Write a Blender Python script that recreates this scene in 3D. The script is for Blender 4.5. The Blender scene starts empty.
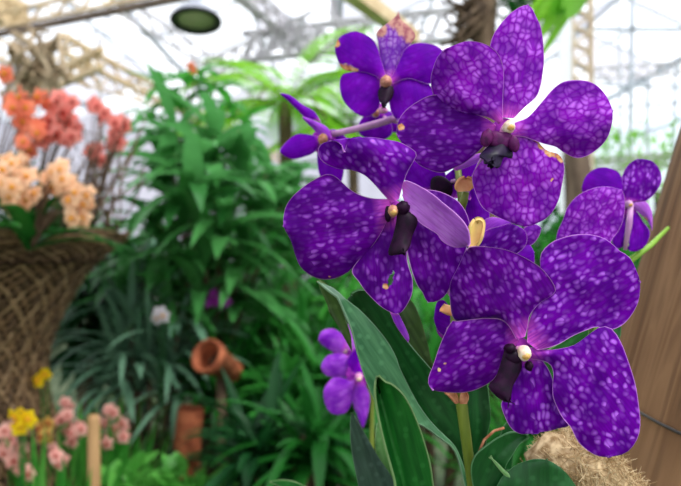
import bpy, math, random
from mathutils import Vector, noise, Matrix
random.seed(7)
SC = bpy.context.scene
COL = SC.collection
F = 590.0
CAM = Vector((0, 0, 1.3))
def P(px, py, d):
    return Vector(((px-340.5)/F*d, d, 1.3-(py-243.0)/F*d))

# ------------------------------------------------------------------ materials
def nodes(m):
    m.use_nodes = True
    nt = m.node_tree
    for n in list(nt.nodes): nt.nodes.remove(n)
    out = nt.nodes.new('ShaderNodeOutputMaterial')
    return nt, out
def N(nt, t, **kw):
    n = nt.nodes.new(t)
    for k, v in kw.items(): setattr(n, k, v)
    return n
def L(nt, a, b): nt.links.new(a, b)
def rgba(c): return (c[0], c[1], c[2], 1.0)
def ramp(nt, src, stops):
    r = N(nt, 'ShaderNodeValToRGB')
    el = r.color_ramp.elements
    while len(el) < len(stops): el.new(0.5)
    for e, (p, c) in zip(el, stops):
        e.position = p
        e.color = rgba(c) if hasattr(c, '__len__') else (c, c, c, 1)
    L(nt, src, r.inputs['Fac'])
    return r.outputs['Color']
def mixc(nt, fac, a, b, blend='MIX'):
    m = N(nt, 'ShaderNodeMix', data_type='RGBA', blend_type=blend)
    if isinstance(fac, (int, float)): m.inputs[0].default_value = fac
    else: L(nt, fac, m.inputs[0])
    for s, v in ((m.inputs[6], a), (m.inputs[7], b)):
        if hasattr(v, 'links') or hasattr(v, 'is_linked'): L(nt, v, s)
        else: s.default_value = rgba(v)
    return m.outputs[2]
def math_(nt, op, a, b=0.0, clamp=False):
    m = N(nt, 'ShaderNodeMath', operation=op, use_clamp=clamp)
    for s, v in ((m.inputs[0], a), (m.inputs[1], b)):
        if isinstance(v, (int, float)): s.default_value = v
        else: L(nt, v, s)
    return m.outputs[0]
def finish(nt, out, col, rough=.5, spec=.3, trans=0.0, tcol=None, bump=None, bstr=.2, bdist=.001, coat=0, sheen=0):
    p = N(nt, 'ShaderNodeBsdfPrincipled')
    if hasattr(col, 'is_linked'): L(nt, col, p.inputs['Base Color'])
    else: p.inputs['Base Color'].default_value = rgba(col)
    p.inputs['Roughness'].default_value = rough
    p.inputs['Specular IOR Level'].default_value = spec
    p.inputs['Coat Weight'].default_value = coat
    p.inputs['Sheen Weight'].default_value = sheen
    if bump is not None:
        b = N(nt, 'ShaderNodeBump'); b.inputs['Strength'].default_value = bstr; b.inputs['Distance'].default_value = bdist
        L(nt, bump, b.inputs['Height']); L(nt, b.outputs[0], p.inputs['Normal'])
    if trans > 0:
        t = N(nt, 'ShaderNodeBsdfTranslucent')
        tc = tcol if tcol is not None else col
        if hasattr(tc, 'is_linked'): L(nt, tc, t.inputs['Color'])
        else: t.inputs['Color'].default_value = rgba(tc)
        mx = N(nt, 'ShaderNodeMixShader'); mx.inputs[0].default_value = trans
        L(nt, p.outputs[0], mx.inputs[1]); L(nt, t.outputs[0], mx.inputs[2])
        L(nt, mx.outputs[0], out.inputs['Surface'])
    else:
        L(nt, p.outputs[0], out.inputs['Surface'])

def petal_mat(name, base, spot, edge_glow, throat, dens=.35, stretch=1.5, scale=.36, spot_amt=1.0, edge_w=.42, thr=(.05, .25),
              mag=(.22, 0.0, .55), trans=.3, rough=.5, soft=False, wither=((.42, .12, .05), (.75, .33, .12), (.85, .55, .3))):
    """orchid tepal: net of darker veins round paler cells, pale margin standing in for backlit edge glow, pink throat"""
    m = bpy.data.materials.new(name); nt, out = nodes(m)
    uv = N(nt, 'ShaderNodeUVMap', uv_map='mm'); par = N(nt, 'ShaderNodeUVMap', uv_map='par'); bl = N(nt, 'ShaderNodeUVMap', uv_map='blem')
    sp = N(nt, 'ShaderNodeSeparateXYZ'); L(nt, par.outputs[0], sp.inputs[0])
    t, edge = sp.outputs[0], sp.outputs[1]
    sb = N(nt, 'ShaderNodeSeparateXYZ'); L(nt, bl.outputs[0], sb.inputs[0]); blem = sb.outputs[0]
    mp = N(nt, 'ShaderNodeMapping'); L(nt, uv.outputs[0], mp.inputs['Vector'])
    mp.inputs['Scale'].default_value = (scale/stretch, scale, 1)
    # a little warp so the cells are not regular
    nz = N(nt, 'ShaderNodeTexNoise', noise_dimensions='2D'); nz.inputs['Scale'].default_value = .16; nz.inputs['Detail'].default_value = 1
    L(nt, uv.outputs[0], nz.inputs['Vector'])
    ad = N(nt, 'ShaderNodeVectorMath', operation='MULTIPLY_ADD')
    L(nt, nz.outputs['Color'], ad.inputs[0]); ad.inputs[1].default_value = (1.1, 1.1, 0); L(nt, mp.outputs[0], ad.inputs[2])
    vo = N(nt, 'ShaderNodeTexVoronoi', voronoi_dimensions='2D', feature='DISTANCE_TO_EDGE'); vo.inputs['Scale'].default_value = 1
    L(nt, ad.outputs[0], vo.inputs['Vector'])
    vc = N(nt, 'ShaderNodeTexVoronoi', voronoi_dimensions='2D', feature='F1'); vc.inputs['Scale'].default_value = 1
    L(nt, ad.outputs[0], vc.inputs['Vector'])
    sc = N(nt, 'ShaderNodeSeparateColor'); L(nt, vc.outputs['Color'], sc.inputs[0])
    net_ = ramp(nt, vo.outputs['Distance'], [(thr[0], 0.0), (thr[1], 1.0)])
    blob_ = ramp(nt, vc.outputs['Distance'], [(.10, 1.0), (.50 if soft else .62, 0.0)])
    cell = blob_ if soft else mixc(nt, .5, net_, blob_)
    rnd = ramp(nt, sc.outputs[0], [(dens*.55, 0.12), (min(1, dens*.55+.6), 1.0)])
    big = N(nt, 'ShaderNodeTexNoise', noise_dimensions='2D'); big.inputs['Scale'].default_value = .085; big.inputs['Detail'].default_value = 2
    L(nt, uv.outputs[0], big.inputs['Vector'])
    patch = ramp(nt, big.outputs['Fac'], [(.34, .3), (.62, 1.0)])
    # spots fade toward the margin
    inner = ramp(nt, math_(nt, 'MULTIPLY', edge, .12), [(.02, .5), (.35, 1.0)])
    f = math_(nt, 'MULTIPLY', math_(nt, 'MULTIPLY', cell, rnd), math_(nt, 'MULTIPLY', patch, inner))
    f = math_(nt, 'MULTIPLY', f, spot_amt, True)
    basec = mixc(nt, ramp(nt, big.outputs['Fac'], [(.35, 0.0), (.7, 1.0)]), base, mag)
    # long fine veins
    vn = N(nt, 'ShaderNodeTexNoise', noise_dimensions='2D'); vn.inputs['Scale'].default_value = 1; vn.inputs['Detail'].default_value = 3
    mv = N(nt, 'ShaderNodeMapping'); mv.inputs['Scale'].default_value = (.06, 1.1, 1); L(nt, uv.outputs[0], mv.inputs['Vector']); L(nt, mv.outputs[0], vn.inputs['Vector'])
    basec = mixc(nt, ramp(nt, vn.outputs['Fac'], [(.42, .0), (.62, .35)]), basec, tuple(c*.5 for c in base))
    c = mixc(nt, f, basec, spot)
    # throat streaks
    st = math_(nt, 'MULTIPLY', ramp(nt, t, [(.02, .9), (.15, .0)]), ramp(nt, vn.outputs['Fac'], [(.35, .35), (.6, 1.0)]))
    c = mixc(nt, st, c, throat)
    # pale margin: backlit edge glow painted into the colour
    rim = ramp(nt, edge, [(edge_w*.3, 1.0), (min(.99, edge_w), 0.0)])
    c = mixc(nt, math_(nt, 'MULTIPLY', rim, .6), c, edge_glow)
    # withered patches
    bn = N(nt, 'ShaderNodeTexNoise', noise_dimensions='2D'); bn.inputs['Scale'].default_value = .3; L(nt, uv.outputs[0], bn.inputs['Vector'])
    bf = math_(nt, 'ADD', blem, math_(nt, 'MULTIPLY', math_(nt, 'SUBTRACT', bn.outputs['Fac'], .5), .5))
    bcol = ramp(nt, bn.outputs['Fac'], [(.35, wither[0]), (.5, wither[1]), (.65, wither[2])])
    c = mixc(nt, ramp(nt, bf, [(.42, 0.0), (.6, 1.0)]), c, bcol)
    finish(nt, out, c, rough, .05, trans, mixc(nt, .35, c, (.40, .01, .75)), bump=f, bstr=.12, bdist=.0004)
    return m

def leaf_mat(name, c1, c2, rough=.4, trans=.3, spec=.22, tcol=None, nscale=6):
    m = bpy.data.materials.new(name); nt, out = nodes(m)
    g = N(nt, 'ShaderNodeNewGeometry'); o = N(nt, 'ShaderNodeTexCoord')
    nz = N(nt, 'ShaderNodeTexNoise'); nz.inputs['Scale'].default_value = nscale; nz.inputs['Detail'].default_value = 3
    L(nt, o.outputs['Object'], nz.inputs['Vector'])
    f = math_(nt, 'ADD', math_(nt, 'MULTIPLY', g.outputs['Random Per Island'], .7), math_(nt, 'MULTIPLY', math_(nt, 'SUBTRACT', nz.outputs['Fac'], .35), .9), True)
    c = mixc(nt, f, c1, c2)
    tc = mixc(nt, .5, c, tcol if tcol else tuple(min(1, x*1.6) for x in c2))
    finish(nt, out, c, rough, spec, trans, tc)
    return m
def plain(name, c1, c2, scale=20, rough=.6, spec=.3, stretch=(1, 1, 1), trans=0, bump=0, detail=4, lo=.35, hi=.65):
    m = bpy.data.materials.new(name); nt, out = nodes(m)
    o = N(nt, 'ShaderNodeTexCoord'); mp = N(nt, 'ShaderNodeMapping'); mp.inputs['Scale'].default_value = stretch
    L(nt, o.outputs['Object'], mp.inputs['Vector'])
    nz = N(nt, 'ShaderNodeTexNoise'); nz.inputs['Scale'].default_value = scale; nz.inputs['Detail'].default_value = detail
    L(nt, mp.outputs[0], nz.inputs['Vector'])
    c = ramp(nt, nz.outputs['Fac'], [(lo, c1), (hi, c2)])
    finish(nt, out, c, rough, spec, trans, bump=nz.outputs['Fac'] if bump else None, bstr=bump, bdist=.003)
    return m
def film(name, tint, clear=.6, scale=.5):
    m = bpy.data.materials.new(name); nt, out = nodes(m)
    o = N(nt, 'ShaderNodeTexCoord'); nz = N(nt, 'ShaderNodeTexNoise'); nz.inputs['Scale'].default_value = scale; nz.inputs['Detail'].default_value = 5
    L(nt, o.outputs['Object'], nz.inputs['Vector'])
    c = ramp(nt, nz.outputs['Fac'], [(.35, tuple(x*.86 for x in tint)), (.6, tint)])
    a = N(nt, 'ShaderNodeBsdfTransparent'); b = N(nt, 'ShaderNodeBsdfTranslucent'); L(nt, c, b.inputs['Color']); L(nt, c, a.inputs['Color'])
    mx = N(nt, 'ShaderNodeMixShader'); mx.inputs[0].default_value = 1-clear
    L(nt, a.outputs[0], mx.inputs[1]); L(nt, b.outputs[0], mx.inputs[2]); L(nt, mx.outputs[0], out.inputs['Surface'])
    return m

M = {}
PK = dict(edge_glow=(.78, .34, .80), throat=(.66, .09, .58))
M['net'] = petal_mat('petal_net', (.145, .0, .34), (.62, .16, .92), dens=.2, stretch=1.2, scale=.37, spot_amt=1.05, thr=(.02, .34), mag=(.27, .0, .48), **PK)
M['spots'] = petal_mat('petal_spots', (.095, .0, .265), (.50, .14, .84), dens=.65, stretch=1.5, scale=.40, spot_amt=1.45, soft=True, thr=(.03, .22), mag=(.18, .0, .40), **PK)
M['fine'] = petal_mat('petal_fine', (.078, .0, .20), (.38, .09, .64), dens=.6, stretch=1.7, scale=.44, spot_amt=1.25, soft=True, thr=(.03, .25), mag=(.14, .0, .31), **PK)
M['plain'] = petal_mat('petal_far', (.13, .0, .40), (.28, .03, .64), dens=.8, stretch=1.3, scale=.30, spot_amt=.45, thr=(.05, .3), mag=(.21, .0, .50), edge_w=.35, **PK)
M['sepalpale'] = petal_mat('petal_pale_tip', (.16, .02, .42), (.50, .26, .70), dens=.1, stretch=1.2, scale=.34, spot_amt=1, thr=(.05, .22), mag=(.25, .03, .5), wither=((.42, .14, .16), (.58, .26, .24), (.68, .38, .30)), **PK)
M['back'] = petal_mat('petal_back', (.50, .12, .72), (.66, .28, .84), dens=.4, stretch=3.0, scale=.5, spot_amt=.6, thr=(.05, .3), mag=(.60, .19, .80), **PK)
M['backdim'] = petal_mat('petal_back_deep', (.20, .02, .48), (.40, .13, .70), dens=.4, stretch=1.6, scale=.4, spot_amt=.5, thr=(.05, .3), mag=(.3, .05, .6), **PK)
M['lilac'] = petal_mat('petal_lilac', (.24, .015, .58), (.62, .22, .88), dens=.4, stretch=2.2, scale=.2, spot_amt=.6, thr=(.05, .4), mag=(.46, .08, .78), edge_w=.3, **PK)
M['lip'] = plain('lip_maroon', (.006, .0005, .008), (.018, .001, .018), 300, .5, .12)
M['lipblue'] = plain('lip_midnight', (.005, .002, .014), (.018, .005, .036), 300, .45, .2)
M['lobe'] = plain('lip_side_lobe', (.05, .003, .05), (.12, .008, .10), 300, .5, .15)
M['column'] = plain('column_cream', (.80, .52, .38), (.90, .80, .62), 260, .4, .4)
M['anther'] = plain('column_anther', (.55, .28, .07), (.78, .55, .20), 400, .4, .4)
M['colpink'] = plain('column_pink', (.55, .12, .42), (.78, .40, .55), 300, .45, .3)
M['base'] = plain('bloom_base', (.22, .01, .34), (.40, .04, .46), 200, .5, .1)
M['tan'] = plain('column_tan', (.38, .14, .10), (.58, .28, .18), 300, .5, .3)
M['stem'] = plain('stem_olive', (.085, .13, .012), (.22, .27, .035), 90, .4, .4, (1, 1, .15))
M['pedicel'] = plain('pedicel_pink', (.42, .18, .42), (.62, .34, .58), 90, .45, .3)
M['bract'] = plain('bract_brown', (.25, .07, .03), (.62, .30, .16), 200, .6, .2)
M['bract_orange'] = plain('bract_orange', (.75, .26, .08), (.88, .48, .20), 150, .5, .3)
M['bud'] = plain('tip_yellow', (.85, .50, .20), (.55, .50, .10), 60, .5, .3)
def strap_mat(name, c1, c2, rib, rough=.33, trans=.12):
    m = bpy.data.materials.new(name); nt, out = nodes(m)
    par = N(nt, 'ShaderNodeUVMap', uv_map='par'); uv = N(nt, 'ShaderNodeUVMap', uv_map='mm')
    sp = N(nt, 'ShaderNodeSeparateXYZ'); L(nt, par.outputs[0], sp.inputs[0])
    nz = N(nt, 'ShaderNodeTexNoise', noise_dimensions='2D'); nz.inputs['Scale'].default_value = 1; nz.inputs['Detail'].default_value = 4
    mp = N(nt, 'ShaderNodeMapping'); mp.inputs['Scale'].default_value = (.035, .35, 1); L(nt, uv.outputs[0], mp.inputs['Vector']); L(nt, mp.outputs[0], nz.inputs['Vector'])
    c = ramp(nt, nz.outputs['Fac'], [(.35, c1), (.65, c2)])
    sq = N(nt, 'ShaderNodeTexVoronoi', voronoi_dimensions='2D', feature='F1'); sq.inputs['Scale'].default_value = .13; L(nt, uv.outputs[0], sq.inputs['Vector'])
    spk = ramp(nt, sq.outputs['Distance'], [(.10, .25), (.22, 0.0)])
    c = mixc(nt, spk, c, tuple(min(1, x*1.8+.03) for x in c2))
    c = mixc(nt, math_(nt, 'MULTIPLY', ramp(nt, sp.outputs[1], [(.2, 1.0), (.5, 0.0)]), .55), c, rib)
    finish(nt, out, c, rough, .28, trans, mixc(nt, .5, c, (.12, .45, .05)), bump=nz.outputs['Fac'], bstr=.08, bdist=.0006)
    return m
M['strapA'] = strap_mat('strap_leaf_lit', (.035, .14, .055), (.08, .24, .10), (.30, .45, .30), .38)  # paler green paints the lit face of the big folded leaf
M['strapB'] = strap_mat('strap_leaf_dark', (.006, .060, .012), (.012, .10, .02), (.14, .32, .14))
M['strapC'] = strap_mat('strap_leaf_bright', (.006, .085, .012), (.014, .15, .02), (.35, .50, .22), .32, .2)
M['strapD'] = strap_mat('strap_leaf_olive', (.035, .075, .015), (.06, .12, .025), (.14, .22, .07))
M['strapE'] = strap_mat('strap_leaf_shade', (.018, .045, .03), (.035, .075, .05), (.12, .22, .12), .45)
M['strapF'] = strap_mat('strap_leaf_light', (.12, .32, .08), (.2, .42, .14), (.4, .55, .3), .4, .25)

# ------------------------------------------------------------------ mesh helpers
WL = {}
def wl(o): return WL.get(o.name, Vector((0, 0, 0)))
class MB:
    def __init__(s): s.v = []; s.f = []; s.m = []
    def add(s, vs, fs, mi=0):
        k = len(s.v); s.v += [Vector(x) for x in vs]
        for f in fs: s.f.append(tuple(i+k for i in f)); s.m.append(mi)
    def box(s, c, sx, sy, sz, rot=None, mi=0):
        R = rot or Matrix.Identity(3); c = Vector(c)
        vs = [c + R @ Vector((x*sx/2, y*sy/2, z*sz/2)) for x in (-1, 1) for y in (-1, 1) for z in (-1, 1)]
        s.add(vs, [(0, 1, 3, 2), (4, 6, 7, 5), (0, 4, 5, 1), (2, 3, 7, 6), (0, 2, 6, 4), (1, 5, 7, 3)], mi)
    def tube(s, pts, rad, seg=8, mi=0, caps=True, flat=1.0):
        pts = [Vector(p) for p in pts]; n = len(pts)
        if isinstance(rad, (int, float)): rad = [rad]*n
        prev = None; vs = []
        for i, p in enumerate(pts):
            t = (pts[min(i+1, n-1)]-pts[max(i-1, 0)])
            if t.length < 1e-9: t = Vector((0, 0, 1))
            t.normalize()
            if prev is None:
                a = t.orthogonal().normalized()
            else:
                a = prev - t*prev.dot(t)
                a = a.normalized() if a.length > 1e-6 else t.orthogonal().normalized()
            prev = a; b = t.cross(a)
            for k in range(seg):
                q = 2*math.pi*k/seg
                vs.append(p + (a*math.cos(q)+b*math.sin(q)*flat)*rad[i])
        fs = [(i*seg+k, i*seg+(k+1) % seg, (i+1)*seg+(k+1) % seg, (i+1)*seg+k) for i in range(n-1) for k in range(seg)]
        if caps: fs += [tuple(range(seg-1, -1, -1)), tuple(range((n-1)*seg, n*seg))]
        s.add(vs, fs, mi)
    def lathe(s, c, prof, seg=32, mi=0, axis=None, close=False):
        """prof: (radius, height) pairs round axis (default Z)"""
        R = Vector((0, 0, 1)).rotation_difference(Vector(axis).normalized()).to_matrix() if axis is not None else Matrix.Identity(3)
        c = Vector(c); vs = []; n = len(prof)
        for r, h in prof:
            for k in range(seg):
                q = 2*math.pi*k/seg
                vs.append(c + R @ Vector((r*math.cos(q), r*math.sin(q), h)))
        fs = [(i*seg+k, i*seg+(k+1) % seg, (i+1)*seg+(k+1) % seg, (i+1)*seg+k) for i in range(n-1) for k in range(seg)]
        s.add(vs, fs, mi)
    def blob(s, c, rx, ry, rz, R=None, seg=16, rings=10, amp=0, freq=1, mi=0, seed=0):
        R = R or Matrix.Identity(3); c = Vector(c); vs = []
        for i in range(rings+1):
            th = math.pi*i/rings
            for k in range(seg):
                q = 2*math.pi*k/seg
                d = Vector((math.sin(th)*math.cos(q), math.sin(th)*math.sin(q), math.cos(th)))
                e = 1+amp*noise.noise(d*freq+Vector((seed*3.1, seed*1.7, 0)))
                vs.append(c + R @ Vector((d.x*rx*e, d.y*ry*e, d.z*rz*e)))
        fs = [(i*seg+k, (i+1)*seg+k, (i+1)*seg+(k+1) % seg, i*seg+(k+1) % seg) for i in range(rings) for k in range(seg)]
        s.add(vs, fs, mi)
    def leaf(s, base, d, up, length, width, droop=.5, n=6, fold=.25, shape='lance', mi=0, sidev=None):
        """one curved leaf blade, folded a little along its midrib"""
        p = Vector(base); d = Vector(d).normalized(); up = Vector(up)
        step = length/n; vs = []; 
        for i in range(n+1):
            t = i/n
            if shape == 'lance': w = (math.sin(math.pi*min(1, t**.8*.96+.04)))**.9
            elif shape == 'strap': w = min(1, t*6+.45)*(1-max(0, (t-.6)/.4)**2)
            else: w = math.sin(math.pi*(t**.65*.97+.03))**.7
            w = max(w, .03)*width/2
            side = d.cross(Vector((0, 0, 1)))
            if side.length < .05: side = d.cross(up)
            if side.length < 1e-4: side = Vector((1, 0, 0))
            if sidev is not None: side = Vector(sidev)-d*d.dot(Vector(sidev))
            side.normalize(); nn = side.cross(d)
            if nn.dot(up) < 0 and False: nn = -nn
            vs += [p-side*w+nn*w*fold, p.copy(), p+side*w+nn*w*fold]
            p = p + d*step
            d = (d + Vector((0, 0, -1))*droop/n).normalized()
        fs = []
        for i in range(n):
            a = i*3
            fs += [(a, a+1, a+4, a+3), (a+1, a+2, a+5, a+4)]
        s.add(vs, fs, mi)
    def build(s, name, mats, parent=None, smooth=True, origin=None):
        me = bpy.data.meshes.new(name)
        if origin is None: origin = wl(parent) if parent else Vector((0, 0, 0))
        me.from_pydata([tuple(v-origin) for v in s.v], [], s.f)
        mats = mats if isinstance(mats, (list, tuple)) else [mats]
        for m in mats: me.materials.append(m)
        me.polygons.foreach_set('material_index', s.m)
        if smooth: me.polygons.foreach_set('use_smooth', [True]*len(me.polygons))
        me.update()
        return link(name, me, parent, origin)
def link(name, me, parent=None, origin=Vector((0, 0, 0))):
    o = bpy.data.objects.new(name, me); COL.objects.link(o)
    if parent:
        o.parent = parent; o.location = origin-wl(parent)
    else: o.location = origin
    WL[o.name] = Vector(origin)
    return o
def tag(o, label=None, cat=None, group=None, kind=None):
    if label: o['label'] = label
    if cat: o['category'] = cat
    if group: o['group'] = group
    if kind: o['kind'] = kind
    return o
def thing(name, loc, label, cat, group=None):
    o = bpy.data.objects.new(name, None); COL.objects.link(o); o.location = loc; o.empty_display_size = .02
    WL[o.name] = Vector(loc)
    return tag(o, label, cat, group)

# ------------------------------------------------------------------ tepals and blades
def catmull(pts, per=8):
    pts = [Vector((p[0], p[1])) for p in pts]; n = len(pts); out = []
    for i in range(n-1):
        p0 = pts[i-1] if i else pts[0]*2-pts[1]; p1 = pts[i]; p2 = pts[i+1]; p3 = pts[i+2] if i+2 < n else pts[-1]*2-pts[-2]
        for k in range(per):
            t = k/per
            out.append(.5*((2*p1)+(p2-p0)*t+(2*p0-5*p1+4*p2-p3)*t*t+(3*p1-p0-3*p2+p3)*t**3))
    out.append(pts[-1].copy())
    return out
def resample(c, n, power=1.0):
    d = [0]
    for a, b in zip(c, c[1:]): d.append(d[-1]+(b-a).length)
    res = []; j = 0
    for i in range(n+1):
        x = d[-1]*(i/n)
        while j < len(d)-2 and d[j+1] < x: j += 1
        seg = d[j+1]-d[j]
        res.append(c[j].lerp(c[j+1], (x-d[j])/seg if seg > 1e-9 else 0))
    return res
def blade(name, A, B, D, parent, front, back=None, lift=0, tilt=0, bend=0, cup=0, twist=0, ruf=.5, thick=.45, fold=None, foldh=0, curl=None,
          blem=(), hole=None, nt=34, ns=22, dtop=None, seed=0):
    """a tepal or leaf: a real curved sheet with thickness. A and B are its two margins from base to tip;
    lift/tilt/bend/cup/twist (mm) shape it in depth, fold puts a keel at that place across it."""
    if A[-1] != B[-1]: A = list(A)+[B[-1]]
    nA = len(A)
    loop = list(A)+list(B[::-1][1:])
    c = catmull(loop, 8); ia = (nA-1)*8
    ca = resample(c[:ia+1], nt); cb = resample(c[ia:][::-1], nt)
    base = (Vector(A[0])+Vector(B[0]))/2; tip = Vector(A[-1]); ax = (tip-base).normalized(); nx = Vector((-ax.y, ax.x))
    mm = D/F*1000
    poly = ca+cb[::-1]
    front_v = []; U = []; Pm = []; Bl = []; pix = []
    for i in range(nt+1):
        t = i/nt
        wid = (cb[i]-ca[i]).length*mm
        for j in range(ns+1):
            s = -1+2*j/ns
            # finer columns near both margins
            s = math.sin(s*math.pi/2)*.5+s*.5
            q = ca[i].lerp(cb[i], (s+1)/2)
            w = math.sin(math.pi*min(1, max(0, t*.94+.03)))**.5
            z = lift+tilt*t+bend*t*t+cup*s*s*w+twist*s*t
            z += ruf*2*noise.noise(Vector((q.x*.045+seed*5.3, q.y*.045, seed*2.1)))*min(1, t*2.5)
            z += ruf*1.0*noise.noise(Vector((q.x*.11, q.y*.11, seed*7.7+3)))*abs(s)**2*min(1, t*2)
            if curl: z += curl[1]*max(0, (curl[0]*s-1+curl[2])/curl[2])**1.6*math.sin(math.pi*min(1, max(0, (t-curl[3])/(curl[4]-curl[3]))))
            if fold is not None: z += foldh*(1-min(1, abs(s-fold)/(1-fold if s > fold else 1+fold)))
            d = D+z/1000
            front_v.append(P(q.x, q.y, d)); pix.append(q)
            r = q-base
            U.append((r.dot(ax)*mm+seed*37, r.dot(nx)*mm+seed*11))
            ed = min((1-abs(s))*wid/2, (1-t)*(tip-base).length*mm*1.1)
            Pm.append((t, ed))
            b = 0
            for (bx, by, br) in blem: b = max(b, 1-((q-Vector((bx, by))).length/br)*.55)
            Bl.append((max(0, b), 0))
    W = ns+1
    nor = []
    for i in range(nt+1):
        for j in range(W):
            a = front_v[i*W+min(j+1, ns)]-front_v[i*W+max(j-1, 0)]
            b = front_v[min(i+1, nt)*W+j]-front_v[max(i-1, 0)*W+j]
            n_ = a.cross(b); v = front_v[i*W+j]-CAM
            if n_.length < 1e-14: n_ = -v
            n_.normalize()
            if n_.dot(v) > 0: n_ = -n_
            nor.append(n_)
    th = thick/1000
    V = front_v+[p-n_*th for p, n_ in zip(front_v, nor)]
    K = len(front_v); Fc = []; Mi = []
    def ok(i, j):
        if hole is None: return True
        q = (pix[i*W+j]+pix[(i+1)*W+j+1])/2
        hx, hy, rx, ry, an = hole
        dx, dy = q.x-hx, q.y-hy; ca_, sa_ = math.cos(an), math.sin(an)
        return ((dx*ca_+dy*sa_)/rx)**2+((dy*ca_-dx*sa_)/ry)**2 > 1
    for i in range(nt):
        for j in range(ns):
            if not ok(i, j): continue
            a, b, c_, d_ = i*W+j, i*W+j+1, (i+1)*W+j+1, (i+1)*W+j
            f = (a, b, c_, d_)
            e1 = front_v[b]-front_v[a]; e2 = front_v[d_]-front_v[a]
            if e1.cross(e2).dot(nor[a]) < 0: f = f[::-1]
            Fc.append(f); Mi.append(0); Fc.append(tuple(x+K for x in f[::-1])); Mi.append(1)
    for i in range(nt):
        for j in (0, ns):
            a, b = i*W+j, (i+1)*W+j
            Fc.append((a, b, b+K, a+K)); Mi.append(0)
    for j in range(ns):
        Fc.append((j, j+1, j+1+K, j+K)); Mi.append(0)
    origin = wl(parent) if parent else Vector((0, 0, 0))
    me = bpy.data.meshes.new(name)
    me.from_pydata([tuple(v-origin) for v in V], [], Fc)
    me.materials.append(front); me.materials.append(back or front)
    me.polygons.foreach_set('material_index', Mi)
    me.polygons.foreach_set('use_smooth', [True]*len(me.polygons))
    for nm, dat in (('mm', U), ('par', Pm), ('blem', Bl)):
        lay = me.uv_layers.new(name=nm)
        dd = dat+dat
        flat = []
        for lp in me.loops: flat += dd[lp.vertex_index]
        lay.data.foreach_set('uv', flat)
    me.update()
    return link(name, me, parent, origin)

def solid(name, A, B, D, parent, mat, lift, thick=2.0, **kw):
    return blade(name, A, B, D, parent, mat, mat, lift=lift, thick=thick, **kw)

# ================================================================== CAMERA, LIGHT, WORLD
cam = bpy.data.cameras.new('camera'); co = bpy.data.objects.new('camera', cam); COL.objects.link(co)
co.location = CAM; co.rotation_euler = (math.pi/2, 0, 0)
cam.sensor_fit = 'HORIZONTAL'; cam.sensor_width = 36; cam.lens = 36*F/681; cam.clip_start = .01; cam.clip_end = 200
cam.dof.use_dof = True; cam.dof.focus_distance = .268; cam.dof.aperture_fstop = 9.5
SC.camera = co
w = bpy.data.worlds.new('world'); SC.world = w; w.use_nodes = True
nt = w.node_tree; bg = nt.nodes['Background']
tc = N(nt, 'ShaderNodeTexCoord'); sx = N(nt, 'ShaderNodeSeparateXYZ'); L(nt, tc.outputs['Generated'], sx.inputs[0])
nz = N(nt, 'ShaderNodeTexNoise'); nz.inputs['Scale'].default_value = 2.5; nz.inputs['Detail'].default_value = 4; L(nt, tc.outputs['Generated'], nz.inputs['Vector'])
sky = ramp(nt, nz.outputs['Fac'], [(.35, (.80, .89, 1.0)), (.6, (.98, .99, 1.0))])
gr = ramp(nt, sx.outputs[2], [(0.0, 0.25), (.06, 1.0)])
L(nt, mixc(nt, gr, (.40, .43, .36), sky), bg.inputs[0]); bg.inputs[1].default_value = 1.0
sun = bpy.data.lights.new('sun', 'SUN'); sun.energy = 4.4; sun.angle = math.radians(16); sun.color = (1, .96, .88)
so = bpy.data.objects.new('sun', sun); COL.objects.link(so)
so.rotation_euler = Vector((-.5, .35, -1)).to_track_quat('-Z', 'Y').to_euler()
SC.view_settings.view_transform = 'Standard'; SC.view_settings.look = 'None'; SC.view_settings.gamma = 1; SC.view_settings.use_curve_mapping = False
SC.view_settings.exposure = 0.70
SC.cycles.use_denoising = True
SC.cycles.max_bounces = 8; SC.cycles.transparent_max_bounces = 12

# ================================================================== THE MAIN ORCHID
OB = P(470, 560, .30)
orchid = thing('orchid', OB, 'large vanda orchid in sharp focus with deep purple netted blooms beside the wooden post', 'orchid')
def flower(parent, c, D, mats, label=None, knob=5.5, lean=(0, 0), dark=False):
    """column of a bloom; its tepals and lip are children"""
    loc = P(c[0], c[1], D-.004)
    m = MB(); mm = D/F
    m.blob(loc, knob*mm, knob*mm*1.3, knob*mm*1.1, amp=.12, freq=2, mi=0)
    m.blob(loc+Vector((lean[0]*mm, -knob*mm*.85, lean[1]*mm-knob*mm*.25)), knob*mm*.6, knob*mm*.6, knob*mm*.55, mi=1, amp=.15, freq=3)
    m.tube([loc+Vector((0, .002, 0)), loc+Vector((0, .008, -.001)), loc+Vector((0, .014, -.004))], [knob*mm*1.0, knob*mm*.9, knob*mm*.5], 10, mi=2)
    m.blob(loc+Vector((0, .0085, 0)), 13*mm, .0012, 13*mm, mi=3)
    f = m.build('flower', list(mats)+[M['base']], parent, origin=loc)
    if label: tag(f, label)
    return f

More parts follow.
